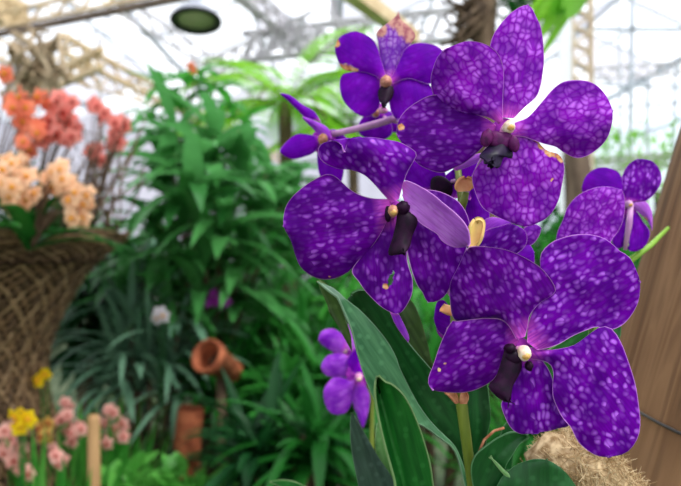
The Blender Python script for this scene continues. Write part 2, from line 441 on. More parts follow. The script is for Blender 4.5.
# ---- upper bloom
CM = [M['column'], M['anther'], M['colpink']]
f1 = flower(orchid, (509, 127), .272, CM, 'topmost sharp bloom with net veined tepals and a brown torn edge', 6.0)
D1 = .272
blade('sepal', [(498, 117), (492, 95), (488, 65), (491, 41), (499, 26), (512, 12), (528, 5)], [(514, 118), (519, 113), (525, 107), (532, 101), (538, 94), (542, 79), (544, 58), (542, 32), (537, 18), (528, 5)], D1, f1, M['net'], M['backdim'], lift=2.5, tilt=6, bend=3, cup=3, seed=1)
blade('petal', [(503, 121), (503, 99), (504, 76), (502, 62), (496, 51), (484, 43.5), (469, 41), (457, 44), (443, 51)], [(499, 124), (489, 118), (475, 115), (460, 117), (449, 114.5), (438, 106), (432, 91), (431, 77), (436, 60), (443, 51)], D1, f1, M['net'], M['backdim'], lift=-1, tilt=-3, bend=-1, cup=2.5, twist=2.0, curl=(1, 11, .55, .1, .8), seed=2)
blade('sepal', [(496, 125), (486, 118), (468, 110), (450, 97), (432, 95), (415, 103), (404, 112), (398, 122), (397, 134)], [(494, 135), (481, 149), (466, 162), (452, 169), (441, 173), (427, 169), (417, 163), (405, 148), (397, 134)], D1, f1, M['fine'], M['backdim'], lift=1.5, tilt=2, bend=2, cup=2.5, twist=-2, seed=3, blem=[(401, 127, 4)])
blade('petal', [(508, 125), (519, 121), (528, 117), (541, 103), (552, 90), (563, 82), (578, 80), (593, 83), (605, 94), (612.5, 111)], [(510, 136), (524, 137), (541, 143), (556, 147), (563, 152), (576, 158), (589, 155), (604, 143), (611, 128), (612.5, 111)], D1, f1, M['net'], M['backdim'], lift=-.5, tilt=0, bend=4, cup=1.5, twist=-1.5, curl=(1, 8, .6, .2, 1.1), ruf=.8, seed=4)
blade('sepal', [(505, 137), (493, 152), (485, 159), (478, 165), (472, 177), (475, 192), (482, 207), (492, 214), (507, 221), (524, 226.5)], [(514, 131), (524, 130), (534, 137), (546, 150), (558, 154), (563, 161), (564.5, 170), (562, 185), (559, 199), (551, 214), (538, 223), (524, 226.5)], D1, f1, M['net'], M['backdim'], lift=1, tilt=-1, bend=2, cup=3, seed=5, blem=[(536, 139, 4), (542, 145, 5), (550, 152, 6), (559, 156, 5), (562, 162, 3), (552, 179, 1.6)])
lip = blade('lip', [(502, 132), (497, 138), (488, 146), (479, 156), (485, 160), (492, 161)], [(508, 134), (508, 143), (513, 153), (511, 159), (504, 157), (500, 167), (495, 168), (492, 161)], D1, f1, M['lipblue'], M['lipblue'], lift=-5, tilt=-7, cup=3, thick=1.8, ruf=.8, seed=6, nt=18, ns=12)
tag(lip, 'midnight blue lip with a two pointed end')
m = MB()
for (x, y, rx, rz) in ((487, 138, 6, 9), (514, 144, 5.5, 8)):
    m.blob(P(x, y, D1-.006), rx*D1/F, .0022, rz*D1/F, Matrix.Rotation(.25 if x < 500 else -.2, 3, 'Y'), amp=.2, freq=2)
m.blob(P(500, 141, D1-.004), 14*D1/F, .0025, 9*D1/F, amp=.25, freq=2, seed=3)
m.build('lip_lobe', M['lobe'], f1)

# ---- left bloom
D2 = .258
f2 = flower(orchid, (393, 211), D2, [M['tan'], M['anther'], M['colpink']], 'sharp bloom turned sideways with one folded pale lilac petal', 5.5)
blade('sepal', [(392, 199), (371, 198), (354, 192), (342, 182), (335, 176), (327, 174), (317, 178), (305, 185.5), (292, 197), (285, 209), (283.5, 226)], [(388, 218), (380, 235), (367, 253), (356.5, 264), (347, 273), (333, 279), (317, 278.5), (302, 269), (295.5, 256), (291, 241), (283.5, 226)], D2, f2, M['fine'], M['backdim'], lift=0, tilt=-6, bend=3, cup=2.5, curl=(1, 7, .6, .1, 1.1), ruf=.9, seed=7, blem=[(331, 277, 2.2), (312, 192, 1.3)])
blade('petal', [(391, 203), (381, 192), (374, 184), (364, 175), (351, 170), (339, 169), (327, 164.5), (319.5, 158), (318, 149), (323, 143), (334, 141), (341, 144.5), (344.5, 152)], [(399, 199), (404, 182), (408.5, 170), (415, 159), (416, 152), (402, 143), (390, 140), (369, 137), (356, 138.5), (348, 143.5), (344.5, 152)], D2, f2, M['spots'], M['backdim'], lift=-1, tilt=-7, bend=-6, cup=5, twist=3, ruf=1.3, seed=8)
blade('sepal', [(381, 215), (374, 235), (364, 253), (352, 270), (359, 282), (366, 292), (379, 305), (389, 311.5), (398, 314)], [(401, 216), (407, 236), (407, 254), (408, 264), (412.5, 279), (412, 294), (405, 308), (398, 314)], D2, f2, M['fine'], M['backdim'], lift=2.5, tilt=-2, bend=-3, cup=3, twist=1.5, ruf=.8, seed=9, hole=(391, 279, 2.2, 8.5, .35), nt=60, ns=44, blem=[(386, 286, 3.5)])
blade('sepal', [(398, 213), (404, 235), (408, 256), (412, 272), (417, 285), (422, 292), (428, 302)], [(402, 205), (420, 191), (432, 190), (444, 193), (458, 201), (467, 214), (470, 229), (466, 250), (457, 270), (449, 290), (440, 300), (428, 302)], D2, f2, M['fine'], M['backdim'], lift=4, tilt=2, bend=2, cup=2, ruf=.8, seed=10)
pb = blade('petal', [(403, 195), (407, 207), (419, 222), (429, 229), (437, 234), (441, 240), (448, 245), (457, 247.5), (468, 246)], [(402, 188), (404, 181), (409, 181.5), (419, 186), (432, 194), (444, 204), (459, 217), (467, 228), (469.5, 240), (468, 246)], D2, f2, M['back'], M['fine'], lift=-3, tilt=-6, bend=2, cup=-1, twist=-7, ruf=.7, seed=11)
tag(pb, 'folded petal showing its pale lilac underside')
lip = blade('lip', [(397, 212), (396, 222), (393, 236), (388, 254), (397, 255), (405, 253)], [(408, 211), (416, 217), (417.5, 224), (412.5, 236), (410, 246), (405, 253)], D2, f2, M['lip'], M['lip'], lift=-5, tilt=-5, cup=2.5, thick=2.2, ruf=.6, seed=12, nt=18, ns=12)
tag(lip, 'near black maroon lip')
m = MB()
m.blob(P(403, 208, D2-.004), 7*D2/F, .003, 7*D2/F, amp=.2, freq=2); m.blob(P(388, 214, D2-.003), 3.5*D2/F, .0025, 8*D2/F, amp=.2, freq=2, seed=2)
m.build('lip_lobe', M['lip'], f2)

# ---- lower right bloom
D3 = .256
f3 = flower(orchid, (524, 353), D3, CM, 'lowest sharp bloom with pale spotted tepals in front of the post', 7.0)
blade('petal', [(516, 339), (508, 325), (500, 319), (489, 318), (477, 321), (462, 323), (453, 318), (450, 302), (450, 284), (457, 269), (466.5, 250)], [(525, 337), (528, 326), (530, 315), (540, 303), (551, 296), (556, 290), (550, 278), (540, 267), (524, 257), (506, 249.5), (489, 247), (476, 246.5), (466.5, 250)], D3, f3, M['fine'], M['backdim'], lift=-1, tilt=-3, bend=2, cup=2.5, twist=-3.5, curl=(-1, 12, .5, .1, .9), seed=13)
blade('petal', [(527, 342), (528, 325), (533, 309), (538, 290), (540, 268), (541, 254), (550, 243.5), (564.5, 237), (584, 234), (601.5, 237), (612, 243.5), (620, 251), (629, 256.5), (635, 267), (640, 282)], [(537, 350), (548, 348), (560, 343.5), (573, 336), (587, 330), (597, 327), (609, 330), (621, 326), (631, 316), (638.5, 301), (640, 282)], D3, f3, M['spots'], M['backdim'], lift=0, tilt=1, bend=3, cup=2, twist=1.5, ruf=.7, seed=14)
blade('sepal', [(519, 340), (504, 321), (489, 318), (474, 319), (457, 321), (452, 321), (446, 331), (440, 345), (433.5, 364), (428.5, 377), (428.5, 384), (433, 390)], [(512, 352), (504, 361), (494, 379), (479, 388.5), (464.5, 392.5), (447, 392.5), (433, 390)], D3, f3, M['fine'], M['backdim'], lift=2.5, tilt=-4, bend=3, cup=2.5, twist=1.5, seed=15, blem=[(461, 337, 2.0), (445, 364, 2.0), (439, 370, 2.0)])
blade('sepal', [(514, 354), (509, 385), (503, 399), (501, 405), (504, 415), (511, 428), (521, 434), (535, 433)], [(536, 352), (549, 370), (556, 390), (562, 408), (569, 425), (560, 428), (549, 431), (535, 433)], D3, f3, M['spots'], M['backdim'], lift=4, tilt=2, bend=1, cup=3, ruf=.7, seed=16)
blade('sepal', [(522, 358), (546, 362), (553, 371), (552.5, 385), (553.5, 399), (562, 417), (571, 428), (579, 443), (594, 454.5), (608, 457)], [(524, 346), (545, 349.5), (557, 349), (574, 345), (588, 335), (600, 327), (611, 328), (621, 342), (628, 360), (635, 382), (638.5, 402), (640.5, 424), (637, 440), (626, 453), (608, 457)], D3, f3, M['spots'], M['backdim'], lift=1.5, tilt=-4, bend=-1, cup=3, twist=-1, ruf=.8, seed=17)
lip = blade('lip', [(505, 347), (502, 358), (496, 376), (488, 386), (497, 397), (509, 402)], [(519, 350), (522, 366), (518, 377), (513, 386), (509, 402)], D3, f3, M['lip'], M['lipblue'], lift=-4, tilt=-6, cup=2.5, thick=2.4, ruf=.7, seed=18, nt=18, ns=12)
tag(lip, 'near black maroon lip')
m = MB()
m.blob(P(510, 348, D3-.004), 6*D3/F, .003, 4.5*D3/F, amp=.2, freq=2); m.blob(P(529, 366, D3-.004), 4*D3/F, .0025, 5*D3/F, amp=.2, freq=2, seed=2)
m.blob(P(513, 357, D3-.003), 9*D3/F, .003, 8*D3/F, amp=.2, freq=2, seed=4)
m.build('lip_lobe', M['lip'], f3)

# ---- upper back bloom
D4 = .36
f4 = flower(orchid, (386, 82), D4, [M['tan'], M['tan'], M['colpink']], 'bloom behind the top one with a pinkish brown pointed sepal', 6.0)
blade('sepal', [(385, 80), (380.5, 62), (378, 42), (377, 32), (387, 23.6), (396, 16), (398.5, 12)], [(394, 78), (399, 64), (404, 52), (411.5, 43), (415.5, 36), (411.5, 28.5), (401.5, 20), (398.5, 12)], D4, f4, M['sepalpale'], M['backdim'], lift=2, tilt=4, cup=2, seed=19, blem=[(398, 14, 17), (412, 34, 12), (380, 30, 8), (404, 24, 12)])
blade('petal', [(387, 79), (381, 59), (377, 46), (371, 38), (359.6, 32), (350, 32), (340, 37), (335, 47)], [(383, 83), (375, 76), (362, 72), (350, 71), (342, 68), (336.5, 57), (335, 47)], D4, f4, M['plain'], M['backdim'], lift=0, tilt=0, bend=3, cup=2, seed=20, blem=[(336, 43, 5), (347, 70, 6), (355, 71.5, 4), (340, 67, 4)])
blade('petal', [(390, 80), (400, 59), (405, 49), (416, 43), (431, 44), (442, 50), (449, 62)], [(393, 84), (402, 80), (411.5, 79), (429, 84), (442, 80), (449, 62)], D4, f4, M['plain'], M['backdim'], lift=0, tilt=0, bend=2, cup=2, seed=21)
blade('sepal', [(386, 80), (376, 74), (364.6, 71.5), (352, 72), (342, 75), (339.5, 86), (343.5, 101), (354.7, 112.5)], [(385, 90), (381, 97), (378, 109), (367, 117), (354.7, 112.5)], D4, f4, M['plain'], M['backdim'], lift=2.5, tilt=-3, bend=1, cup=2, seed=22)
blade('sepal', [(388, 90), (389, 99), (391, 112), (398, 119)], [(391, 82), (402, 79), (414, 79), (429, 84), (434, 95), (426, 106), (411, 112), (398, 119)], D4, f4, M['plain'], M['backdim'], lift=2.5, tilt=-2, bend=1, cup=2, seed=23)
lip = blade('lip', [(381, 86), (378, 92), (379, 100), (384, 105)], [(393, 86), (394, 92), (391, 100), (384, 105)], D4, f4, M['lip'], M['lipblue'], lift=-6, tilt=-5, cup=3, thick=2.5, ruf=.5, seed=24, nt=14, ns=10)
m = MB(); m.blob(P(383, 110, D4-.004), .003, .003, .002, amp=.2); m.build('lip_lobe', M['colpink'], f4)

# ---- side-turned small bloom, far left
D5 = .385
f5 = flower(orchid, (323, 139), D5, [M['bract'], M['tan'], M['pedicel']], 'bloom seen from its side on a pink stalk', 5)
blade('petal', [(318, 120), (307, 119), (297, 110), (288, 101), (280, 93.6)], [(321, 122), (314, 111), (302, 104), (290, 95), (280, 93.6)], D5, f5, M['plain'], M['back'], lift=3, tilt=-4, cup=2, seed=25)
blade('petal', [(331, 139), (321, 136), (311, 127), (302, 117)], [(332, 138), (328, 128), (316, 121), (302, 117)], D5, f5, M['lilac'], M['lilac'], lift=0, tilt=-2, cup=2, seed=26)
blade('sepal', [(321, 137), (309, 134.5), (297, 134), (286, 142), (280, 152)], [(320, 142), (315.7, 151), (307, 156), (292, 159), (280, 152)], D5, f5, M['plain'], M['back'], lift=0, tilt=-4, bend=2, cup=2, seed=27)
blade('sepal', [(318, 145), (317, 160), (320, 176), (330, 186)], [(330, 140), (340, 150), (344, 168), (340, 184), (330, 186)], D5, f5, M['plain'], M['backdim'], lift=4, tilt=2, cup=2, seed=28)
blade('sepal', [(326, 136), (336, 150), (350, 152)], [(328, 130), (337, 130), (348, 140), (350, 152)], D5, f5, M['plain'], M['backdim'], lift=5, tilt=4, cup=2, seed=29)

# ---- bloom hidden behind the upper back one: only its lower tepals show
D6 = .40
f6 = flower(orchid, (376, 112), D6, [M['bract'], M['tan'], M['pedicel']], 'bloom mostly hidden behind others, lower tepals showing', 4)
blade('sepal', [(372, 112), (362, 118), (358, 127), (360, 134)], [(382, 112), (390, 120), (392, 134), (380, 141), (368, 139), (360, 134)], D6, f6, M['plain'], M['backdim'], lift=0, tilt=3, cup=2, seed=30)
blade('sepal', [(376, 108), (392, 112), (402, 122)], [(378, 116), (388, 130), (398, 132), (402, 122)], D6, f6, M['plain'], M['backdim'], lift=2, tilt=3, cup=2, seed=31)

# ---- bloom between the upper and lower ones
D7 = .305
f7 = flower(orchid, (474, 232), D7+.012, [M['bract'], M['bract'], M['pedicel']], 'bloom in the shade between the upper and lower ones', 4)
blade('sepal', [(470, 235), (466, 215), (464, 198), (472, 188)], [(484, 235), (490, 215), (484, 196), (472, 188)], D7, f7, M['plain'], M['backdim'], lift=10, tilt=0, cup=2, seed=32)
blade('petal', [(474, 250), (484, 232), (500, 226), (512, 224)], [(478, 262), (500, 262), (524, 248), (526, 232), (512, 224)], D7, f7, M['spots'], M['backdim'], lift=2, tilt=3, cup=3, seed=33)
blade('petal', [(476, 236), (480, 224), (492, 217), (510, 222)], [(482, 240), (500, 238), (510, 230), (510, 222)], D7, f7, M['lilac'], M['backdim'], lift=6, tilt=3, cup=2, seed=34)
blade('sepal', [(490, 262), (512, 246), (526, 243), (534, 252)], [(496, 275), (516, 278), (532, 270), (534, 252)], D7, f7, M['plain'], M['backdim'], lift=5, tilt=3, cup=2, seed=35)
blade('sepal', [(516, 240), (524, 228), (534, 224), (541, 228)], [(518, 248), (530, 246), (538, 238), (541, 228)], D7, f7, M['net'], M['backdim'], lift=6, tilt=4, cup=2, seed=36)
# ---- bloom turned away behind the left one and the upper one
f8 = flower(orchid, (428, 178), D7+.012, [M['bract'], M['lip'], M['pedicel']], 'bloom turned away behind the top and left ones', 4)
blade('sepal', [(420, 190), (408, 184), (402, 172), (410, 162)], [(436, 192), (446, 176), (436, 162), (422, 158), (410, 162)], D7, f8, M['plain'], M['backdim'], lift=4, tilt=2, cup=2, seed=37)
blade('petal', [(438, 196), (440, 182), (452, 170), (470, 160)], [(470, 200), (480, 186), (484, 170), (470, 160)], D7, f8, M['plain'], M['backdim'], lift=9, tilt=2, cup=2, seed=38)
blade('petal', [(452, 166), (462, 160), (472, 155), (486, 153)], [(456, 171), (468, 167), (480, 161), (486, 153)], D7, f8, M['back'], M['back'], lift=1, tilt=0, cup=1, seed=39)
lip = blade('lip', [(430, 188), (432, 178), (442, 176), (452, 184)], [(436, 198), (446, 200), (452, 194), (452, 184)], D7, f8, M['lip'], M['lip'], lift=2, tilt=-2, cup=2, thick=1.5, seed=40, nt=12, ns=8)
# ---- bloom behind the lower one, right: one erect petal shows
D9 = .318
f9 = flower(orchid, (578, 262), D9, [M['bract'], M['tan'], M['pedicel']], 'bloom behind the lowest one, one netted petal rising above it', 4)
blade('petal', [(560, 262), (556, 238), (563, 219), (567.5, 207), (577, 196), (592, 188.5), (607, 186.5), (621, 190)], [(602, 262), (612, 240), (618, 232), (623, 221), (625, 207), (624.5, 197), (621, 190)], D9, f9, M['net'], M['backdim'], lift=0, tilt=2, bend=3, cup=3, seed=41)
blade('sepal', [(572, 258), (560, 250), (552, 258), (550, 272)], [(576, 270), (568, 284), (556, 286), (550, 272)], D9, f9, M['plain'], M['backdim'], lift=2, tilt=2, cup=2, seed=42)
# ---- low back bloom peeking out left of the lowest one
f10 = flower(orchid, (452, 330), .30, [M['bract'], M['tan'], M['pedicel']], 'bloom behind the lowest one, a dark edge showing', 4)
blade('sepal', [(455, 318), (446, 302), (440, 300), (436, 304), (434, 318)], [(458, 338), (448, 338), (440, 333), (436, 327), (434, 318)], .30, f10, M['plain'], M['backdim'], lift=0, tilt=2, cup=2, seed=43)
blade('bract', [(444, 304), (442, 306), (440, 311)], [(453, 306), (454, 314), (450, 316), (440, 311)][:3]+[(440, 311)], .288, f10, M['bract_orange'], M['bract_orange'], cup=1, seed=44, nt=10, ns=6)
# purple margin hanging below the left bloom
blade('sepal', [(390, 312), (394, 322), (400, 332), (408, 342)], [(398, 312), (404, 324), (409, 336), (408, 342)], (.305), f2, M['lilac'], M['backdim'], lift=-6, tilt=0, cup=1, seed=45, nt=12, ns=8)

# ---- stem, pedicels and leaves
m = MB()
pts = [(476, 620, .300), (474, 540, .298), (472, 486, .294), (466, 438, .291), (460, 392, .288), (456, 350, .292), (455, 300, .296), (460, 250, .300), (462, 205, .304), (458, 170, .315), (440, 140, .34), (412, 124, .37), (396, 116, .385)]
c = [P(*p) for p in pts]
rr = [.0028, .0026, .0024, .0027, .0029, .0027, .0025, .0022, .0019, .0018, .0016, .0015, .0013]
m.tube(c, rr, 12)
m.build('stem', M['stem'], orchid)
def pedicel(a, b, r=.0011, mat='pedicel', bow=.004):
    a = Vector(a); b = Vector(b); mid = (a+b)/2+Vector((0, bow, -bow*.5)); m = MB()
    pts = [a*(1-t)**2+mid*2*t*(1-t)+b*t*t for t in [i/10 for i in range(11)]]
    m.tube(pts, [r*(1.15-.3*abs(i/10-.3)) for i in range(11)], 8)
    m.build('pedicel', M[mat], orchid)
pedicel(P(463, 200, .304), P(486, 150, .292)); pedicel(P(486, 150, .292), P(507, 130, D1+.012))
pedicel(P(396, 118, .385), P(332, 134, D5+.004), .0021, bow=.002)
pedicel(P(396, 116, .385), P(387, 88, D4+.012)); pedicel(P(410, 124, .37), P(378, 114, D6+.008))
pedicel(P(455, 300, .296), P(396, 214, D2+.014)); pedicel(P(456, 350, .292), P(522, 352, D3+.014)); pedicel(P(462, 215, .303), P(474, 232, D7+.016))
pedicel(P(459, 180, .312), P(430, 180, D7+.018)); pedicel(P(455, 310, .296), P(578, 262, D9+.014)); pedicel(P(456, 345, .292), P(452, 331, .304))
m = MB(); m.tube([P(461, 212, .293), P(464, 200, .292), P(466, 192, .291)], [.0016, .0021, .0016], 10)
m.build('bud_stalk', M['stem'], orchid)
b = blade('bract', [(458, 192), (456, 186), (460, 180), (466, 178)], [(470, 191), (473, 186), (472, 180), (466, 178)], .289, orchid, M['bract_orange'], cup=-2, thick=1.2, seed=46, nt=12, ns=8)
b = blade('bract', [(469, 247), (470, 240), (471, 228), (476, 221)], [(475, 247), (480, 238), (483, 224), (480, 220), (476, 221)], .2525, orchid, M['bud'], cup=-2, thick=1.5, seed=47, nt=14, ns=8)
tag(b, 'yellow tipped green bract')
blade('bract', [(456, 404), (449, 396), (445, 392)], [(459, 403), (456, 394), (450, 389), (445, 392)], .284, orchid, M['bract'], M['bract_orange'], cup=-1, thick=.6, seed=48, nt=10, ns=6)
blade('bract', [(460, 404), (461, 396), (464, 390)], [(467, 404), (468, 396), (464, 390)], .283, orchid, M['bract'], M['bract'], cup=-1, thick=.6, seed=49, nt=10, ns=6)

def strap(A, B, D, mat, back=None, **kw):
    kw.setdefault('ruf', .4); kw.setdefault('thick', 1.0); kw.setdefault('ns', 16)
    return blade('leaf', A, B, D, orchid, M[mat], M[back or mat], **kw)
strap([(468, 500), (456, 452), (439, 437), (424, 426), (408, 420), (388, 414), (376, 403), (366, 380), (358, 355), (352, 330), (344, 310), (338, 297), (330, 291), (318.5, 281)],
      [(474, 500), (458, 451), (439, 430), (426, 415), (414, 396), (400, 368), (396, 356), (386, 339), (372, 322), (358, 308), (347, 300), (335, 289), (318.5, 281)], .300, 'strapA', 'strapD', lift=0, tilt=-6, bend=6, twist=5, seed=50)
strap([(330, 312), (326, 302), (321, 291), (318.5, 281)], [(352, 352), (350, 335), (344, 315), (337, 298), (328, 287), (318.5, 281)], .304, 'strapD', lift=3, tilt=-1, twist=-3, seed=51)
strap([(470, 500), (458, 455), (439, 433), (426, 418), (414, 399), (400, 371), (386, 342), (372, 325), (358, 310), (347, 302), (352, 294)],
      [(486, 500), (474, 455), (464, 425), (450, 392), (428, 366), (407, 341), (393, 316), (378, 299), (364, 290), (352, 294)], .307, 'strapB', lift=0, tilt=-2, bend=4, twist=-4, seed=52)
strap([(470, 430), (448, 392), (428, 366), (412, 347), (402, 330), (396, 312), (398, 296)], [(480, 425), (452, 380), (434, 366), (428, 345), (421, 320), (411, 300), (398, 296)], .318, 'strapD', lift=0, tilt=3, seed=53)
strap([(404, 540), (396, 486), (391, 465), (384, 440), (378, 412), (375.5, 391), (378, 376)], [(438, 540), (433, 486), (430, 465), (424, 442), (414, 415), (403, 395), (391, 384.5), (384, 382), (378, 376)], .286, 'strapC', lift=0, tilt=-4, fold=-.62, foldh=8, seed=54)
strap([(362, 520), (358, 486), (352, 455), (350, 432), (352, 413)], [(410, 520), (395, 482), (378, 456), (363, 430), (352, 413)], .315, 'strapE', lift=0, tilt=4, fold=.3, foldh=-2, seed=55)
strap([(396, 520), (385, 480), (376, 455), (376, 430), (380, 420)], [(412, 520), (402, 480), (396, 450), (388, 428), (380, 420)], .325, 'strapF', lift=0, seed=56)
strap([(470, 500), (466, 450), (464, 420), (466, 390), (478, 366)], [(484, 490), (486, 444), (490.5, 420), (489, 398), (486, 380), (478, 366)], .306, 'strapB', lift=0, fold=.2, foldh=2, seed=57)
strap([(484, 520), (472, 480), (474, 458), (489, 444), (502, 436), (514, 432.5), (528, 436)], [(510, 520), (504, 485), (506, 467), (511.6, 457), (519, 445), (528, 436)], .284, 'strapB', lift=0, tilt=-4, fold=.1, foldh=1.5, seed=58)
strap([(490, 540), (492, 500), (500, 480), (509, 470), (519, 463.5), (534, 459), (547, 460)], [(600, 540), (584, 500), (576, 486), (568, 475), (558.5, 466), (547, 460)], .276, 'strapB', lift=0, tilt=2, cup=3, seed=59)
strap([(545, 510), (521, 490), (505, 476), (497, 467), (490, 456.5)], [(552, 505), (522, 484), (506, 471), (498, 463), (490, 456.5)], .279, 'strapF', lift=0, tilt=-1, cup=1, seed=60)
strap([(500, 470), (499, 445), (503, 428), (510, 420)], [(512, 470), (514, 445), (514, 430), (510, 420)], .315, 'strapB', lift=0, seed=61)
strap([(596, 352), (602, 338), (612, 326), (620, 322)], [(612, 356), (617, 346), (621, 334), (620, 322)], .325, 'strapB', lift=0, seed=62)
strap([(548, 350), (560, 343), (574, 334), (588, 328)], [(560, 356), (574, 350), (586, 342), (588, 328)], .32, 'strapC', lift=0, seed=63)
strap([(320, 520), (290, 492), (278, 486), (270, 482)], [(330, 500), (300, 484), (284, 480), (270, 482)], .42, 'strapC', lift=0, seed=64)
m = MB()
for i in range(7):
    a = P(472+i*3, 600, .300); b = P(560+i*9, 520+i*9, .35+.002*i); q = (a+b)/2+Vector((0, -.01, .012-.006*i))
    m.tube([a*(1-t)**2+q*2*t*(1-t)+b*t*t for t in [k/8 for k in range(9)]], .0022, 8)
m.build('aerial_root', M['bract'], orchid)
tw = MB(); tw.tube([P(478, 455, .30), P(484, 440, .303), P(494, 431, .305), P(504, 428, .306)], .0007, 6); tw.build('twig', M['bract'], orchid)

# ================================================================== SECOND ORCHID, right
SB = P(560, 330, .40)
orchid2 = thing('orchid', P(600, 300, .40), 'smaller purple vanda bloom on a bright green stalk, between the big blooms and the post', 'orchid')
DB = .365
g = flower(orchid2, (629, 204), DB, [M['pedicel'], M['anther'], M['pedicel']], None, 3.5)
blade('petal', [(622, 206), (606, 206), (590, 202), (583, 194), (582, 187)], [(624, 198), (621, 176), (611.5, 168.5), (597, 168), (586, 176), (582, 187)], DB, g, M['plain'], M['backdim'], lift=1, tilt=2, cup=2, seed=70)
blade('petal', [(626, 202), (620, 184), (623, 174), (628, 165), (638, 159)], [(636, 201), (646, 201), (656, 192), (661.5, 181), (660, 170), (652, 161), (638, 159)], DB, g, M['spots'], M['backdim'], lift=0, tilt=2, cup=2.5, ruf=.9, seed=71)
blade('sepal', [(624, 212), (626, 230), (625, 244), (630, 251)], [(634, 206), (642, 220), (650, 232), (646, 245), (638, 251), (630, 251)], DB, g, M['plain'], M['backdim'], lift=2, tilt=-2, cup=3, seed=72)
blade('sepal', [(628, 206), (638, 212), (648, 222), (652, 230)], [(630, 200), (644, 200), (652, 212), (652, 230)], DB, g, M['back'], M['back'], lift=1, tilt=-1, cup=2, seed=73, blem=[(644, 221, 4.5)])
blade('sepal', [(622, 214), (616, 226), (612, 240), (616, 248)], [(628, 214), (628, 232), (624, 246), (616, 248)], DB, g, M['plain'], M['backdim'], lift=4, tilt=0, cup=2, seed=74)
m = MB(); m.tube([P(631, 204, DB-.004), P(629, 225, DB-.006), P(625, 250, DB-.004)], [.0016, .0020, .0012], 8); m.build('pedicel', M['pedicel'], orchid2)
m = MB(); m.tube([P(668, 228, .40), P(651, 245, .375), P(632, 259, .372), P(612, 280, .38), P(600, 300, .40), P(590, 420, .40), P(585, 600, .40)], [.0012, .0017, .0021, .0023, .0023, .0024, .0024], 10)
m.tube([P(640, 253, .373), P(630, 240, .372), P(626, 246, .365)], .0012, 8)
m.build('stem', leaf_mat('stalk_green', (.20, .40, .05), (.32, .55, .08), .4, .1), orchid2)

# ================================================================== LILAC ORCHID, left behind the leaves
DL = .52
orchid3 = thing('orchid', P(365, 620, DL), 'small soft lilac purple orchid blooms hanging beside the large folded leaf', 'orchid')
g = flower(orchid3, (359, 377), DL, [M['colpink'], M['column'], M['pedicel']], 'lower lilac bloom', 4)
blade('petal', [(356, 374), (352, 381), (344, 378), (334, 377), (327, 384), (323.5, 392)], [(354, 388), (351, 404), (344.5, 413.7), (332, 413.7), (325, 404), (323.5, 392)], DL, g, M['lilac'], M['back'], lift=0, tilt=-4, cup=3, seed=80)
blade('sepal', [(354, 380), (351, 396), (356, 412), (359, 420), (363, 427.5)], [(363, 381), (369.7, 396), (368, 413.7), (363, 427.5)], DL, g, M['lilac'], M['back'], lift=1, tilt=0, cup=4, seed=81)
blade('petal', [(352, 374), (346, 362), (352, 352), (356, 349)], [(362, 378), (366, 374), (362, 362), (356, 349)], DL, g, M['plain'], M['back'], lift=2, tilt=2, cup=3, seed=82)
h = flower(orchid3, (345, 350), DL+.02, [M['colpink'], M['column'], M['pedicel']], 'upper lilac bloom', 3)
blade('petal', [(343, 353), (332, 351), (323.5, 346), (318.5, 340)], [(347, 346), (342, 334), (332, 328.5), (322, 331), (318.5, 340)], DL+.01, h, M['lilac'], M['back'], lift=0, tilt=-3, cup=3, seed=83)
blade('petal', [(344, 347), (342, 335), (344, 327), (349, 324)], [(354, 352), (357, 347), (354, 334), (349, 324)], DL+.01, h, M['back'], M['back'], lift=1, tilt=0, cup=2, seed=84)
blade('sepal', [(349, 356), (340, 353), (327, 356), (321, 367)], [(352, 366), (350, 376), (340, 377), (327, 376), (321, 367)], DL+.01, h, M['lilac'], M['back'], lift=-2, tilt=-3, cup=3, seed=85)
m = MB(); m.tube([P(349, 350, DL+.03), P(362, 360, DL+.03), P(372, 400, DL+.03), P(372, 500, DL+.02), P(365, 640, DL)], .002, 8); m.build('stem', M['stem'], orchid3)

# ================================================================== POST, COIR, WIRE
def wood_mat():
    m = bpy.data.materials.new('post_wood'); nt, out = nodes(m)
    o = N(nt, 'ShaderNodeTexCoord'); mp = N(nt, 'ShaderNodeMapping'); mp.inputs['Scale'].default_value = (95, 95, 5); L(nt, o.outputs['Object'], mp.inputs['Vector'])
    nz = N(nt, 'ShaderNodeTexNoise'); nz.inputs['Scale'].default_value = 1; nz.inputs['Detail'].default_value = 6; nz.inputs['Distortion'].default_value = .6; L(nt, mp.outputs[0], nz.inputs['Vector'])
    c = ramp(nt, nz.outputs['Fac'], [(.3, (.06, .027, .011)), (.46, (.16, .078, .033)), (.6, (.26, .138, .064)), (.75, (.09, .04, .017))])
    n2 = N(nt, 'ShaderNodeTexNoise'); n2.inputs['Scale'].default_value = 7; L(nt, o.outputs['Object'], n2.inputs['Vector'])
    c = mixc(nt, ramp(nt, n2.outputs['Fac'], [(.45, 0.0), (.7, .45)]), c, (.34, .20, .10))
    finish(nt, out, c, .65, .25, bump=nz.outputs['Fac'], bstr=.35, bdist=.002)
    return m
ax0 = P(576+138, 486, .43); ax1 = P(681+132, 154, .43)
dv = (ax1-ax0).normalized()
foot = ax0-dv*(ax0.z/dv.z); topp = ax0+dv*((2.2-ax0.z)/dv.z)
post = thing('wooden_post', foot, 'thick weathered brown wooden post leaning beside the purple orchid', 'post')
Rq = Vector((0, 0, 1)).rotation_difference(dv).to_matrix()
m = MB(); ln = (topp-foot).length; n = 60; seg = 36; vs = []
for i in range(n+1):
    for k in range(seg):
        q = 2*math.pi*k/seg; u = i/n*ln
        r = .088*(1+.03*noise.noise(Vector((math.cos(q)*2, math.sin(q)*2, u*1.5)))+.012*noise.noise(Vector((math.cos(q)*7, math.sin(q)*7, u*3))))
        vs.append(Vector((r*math.cos(q), r*math.sin(q), u)))
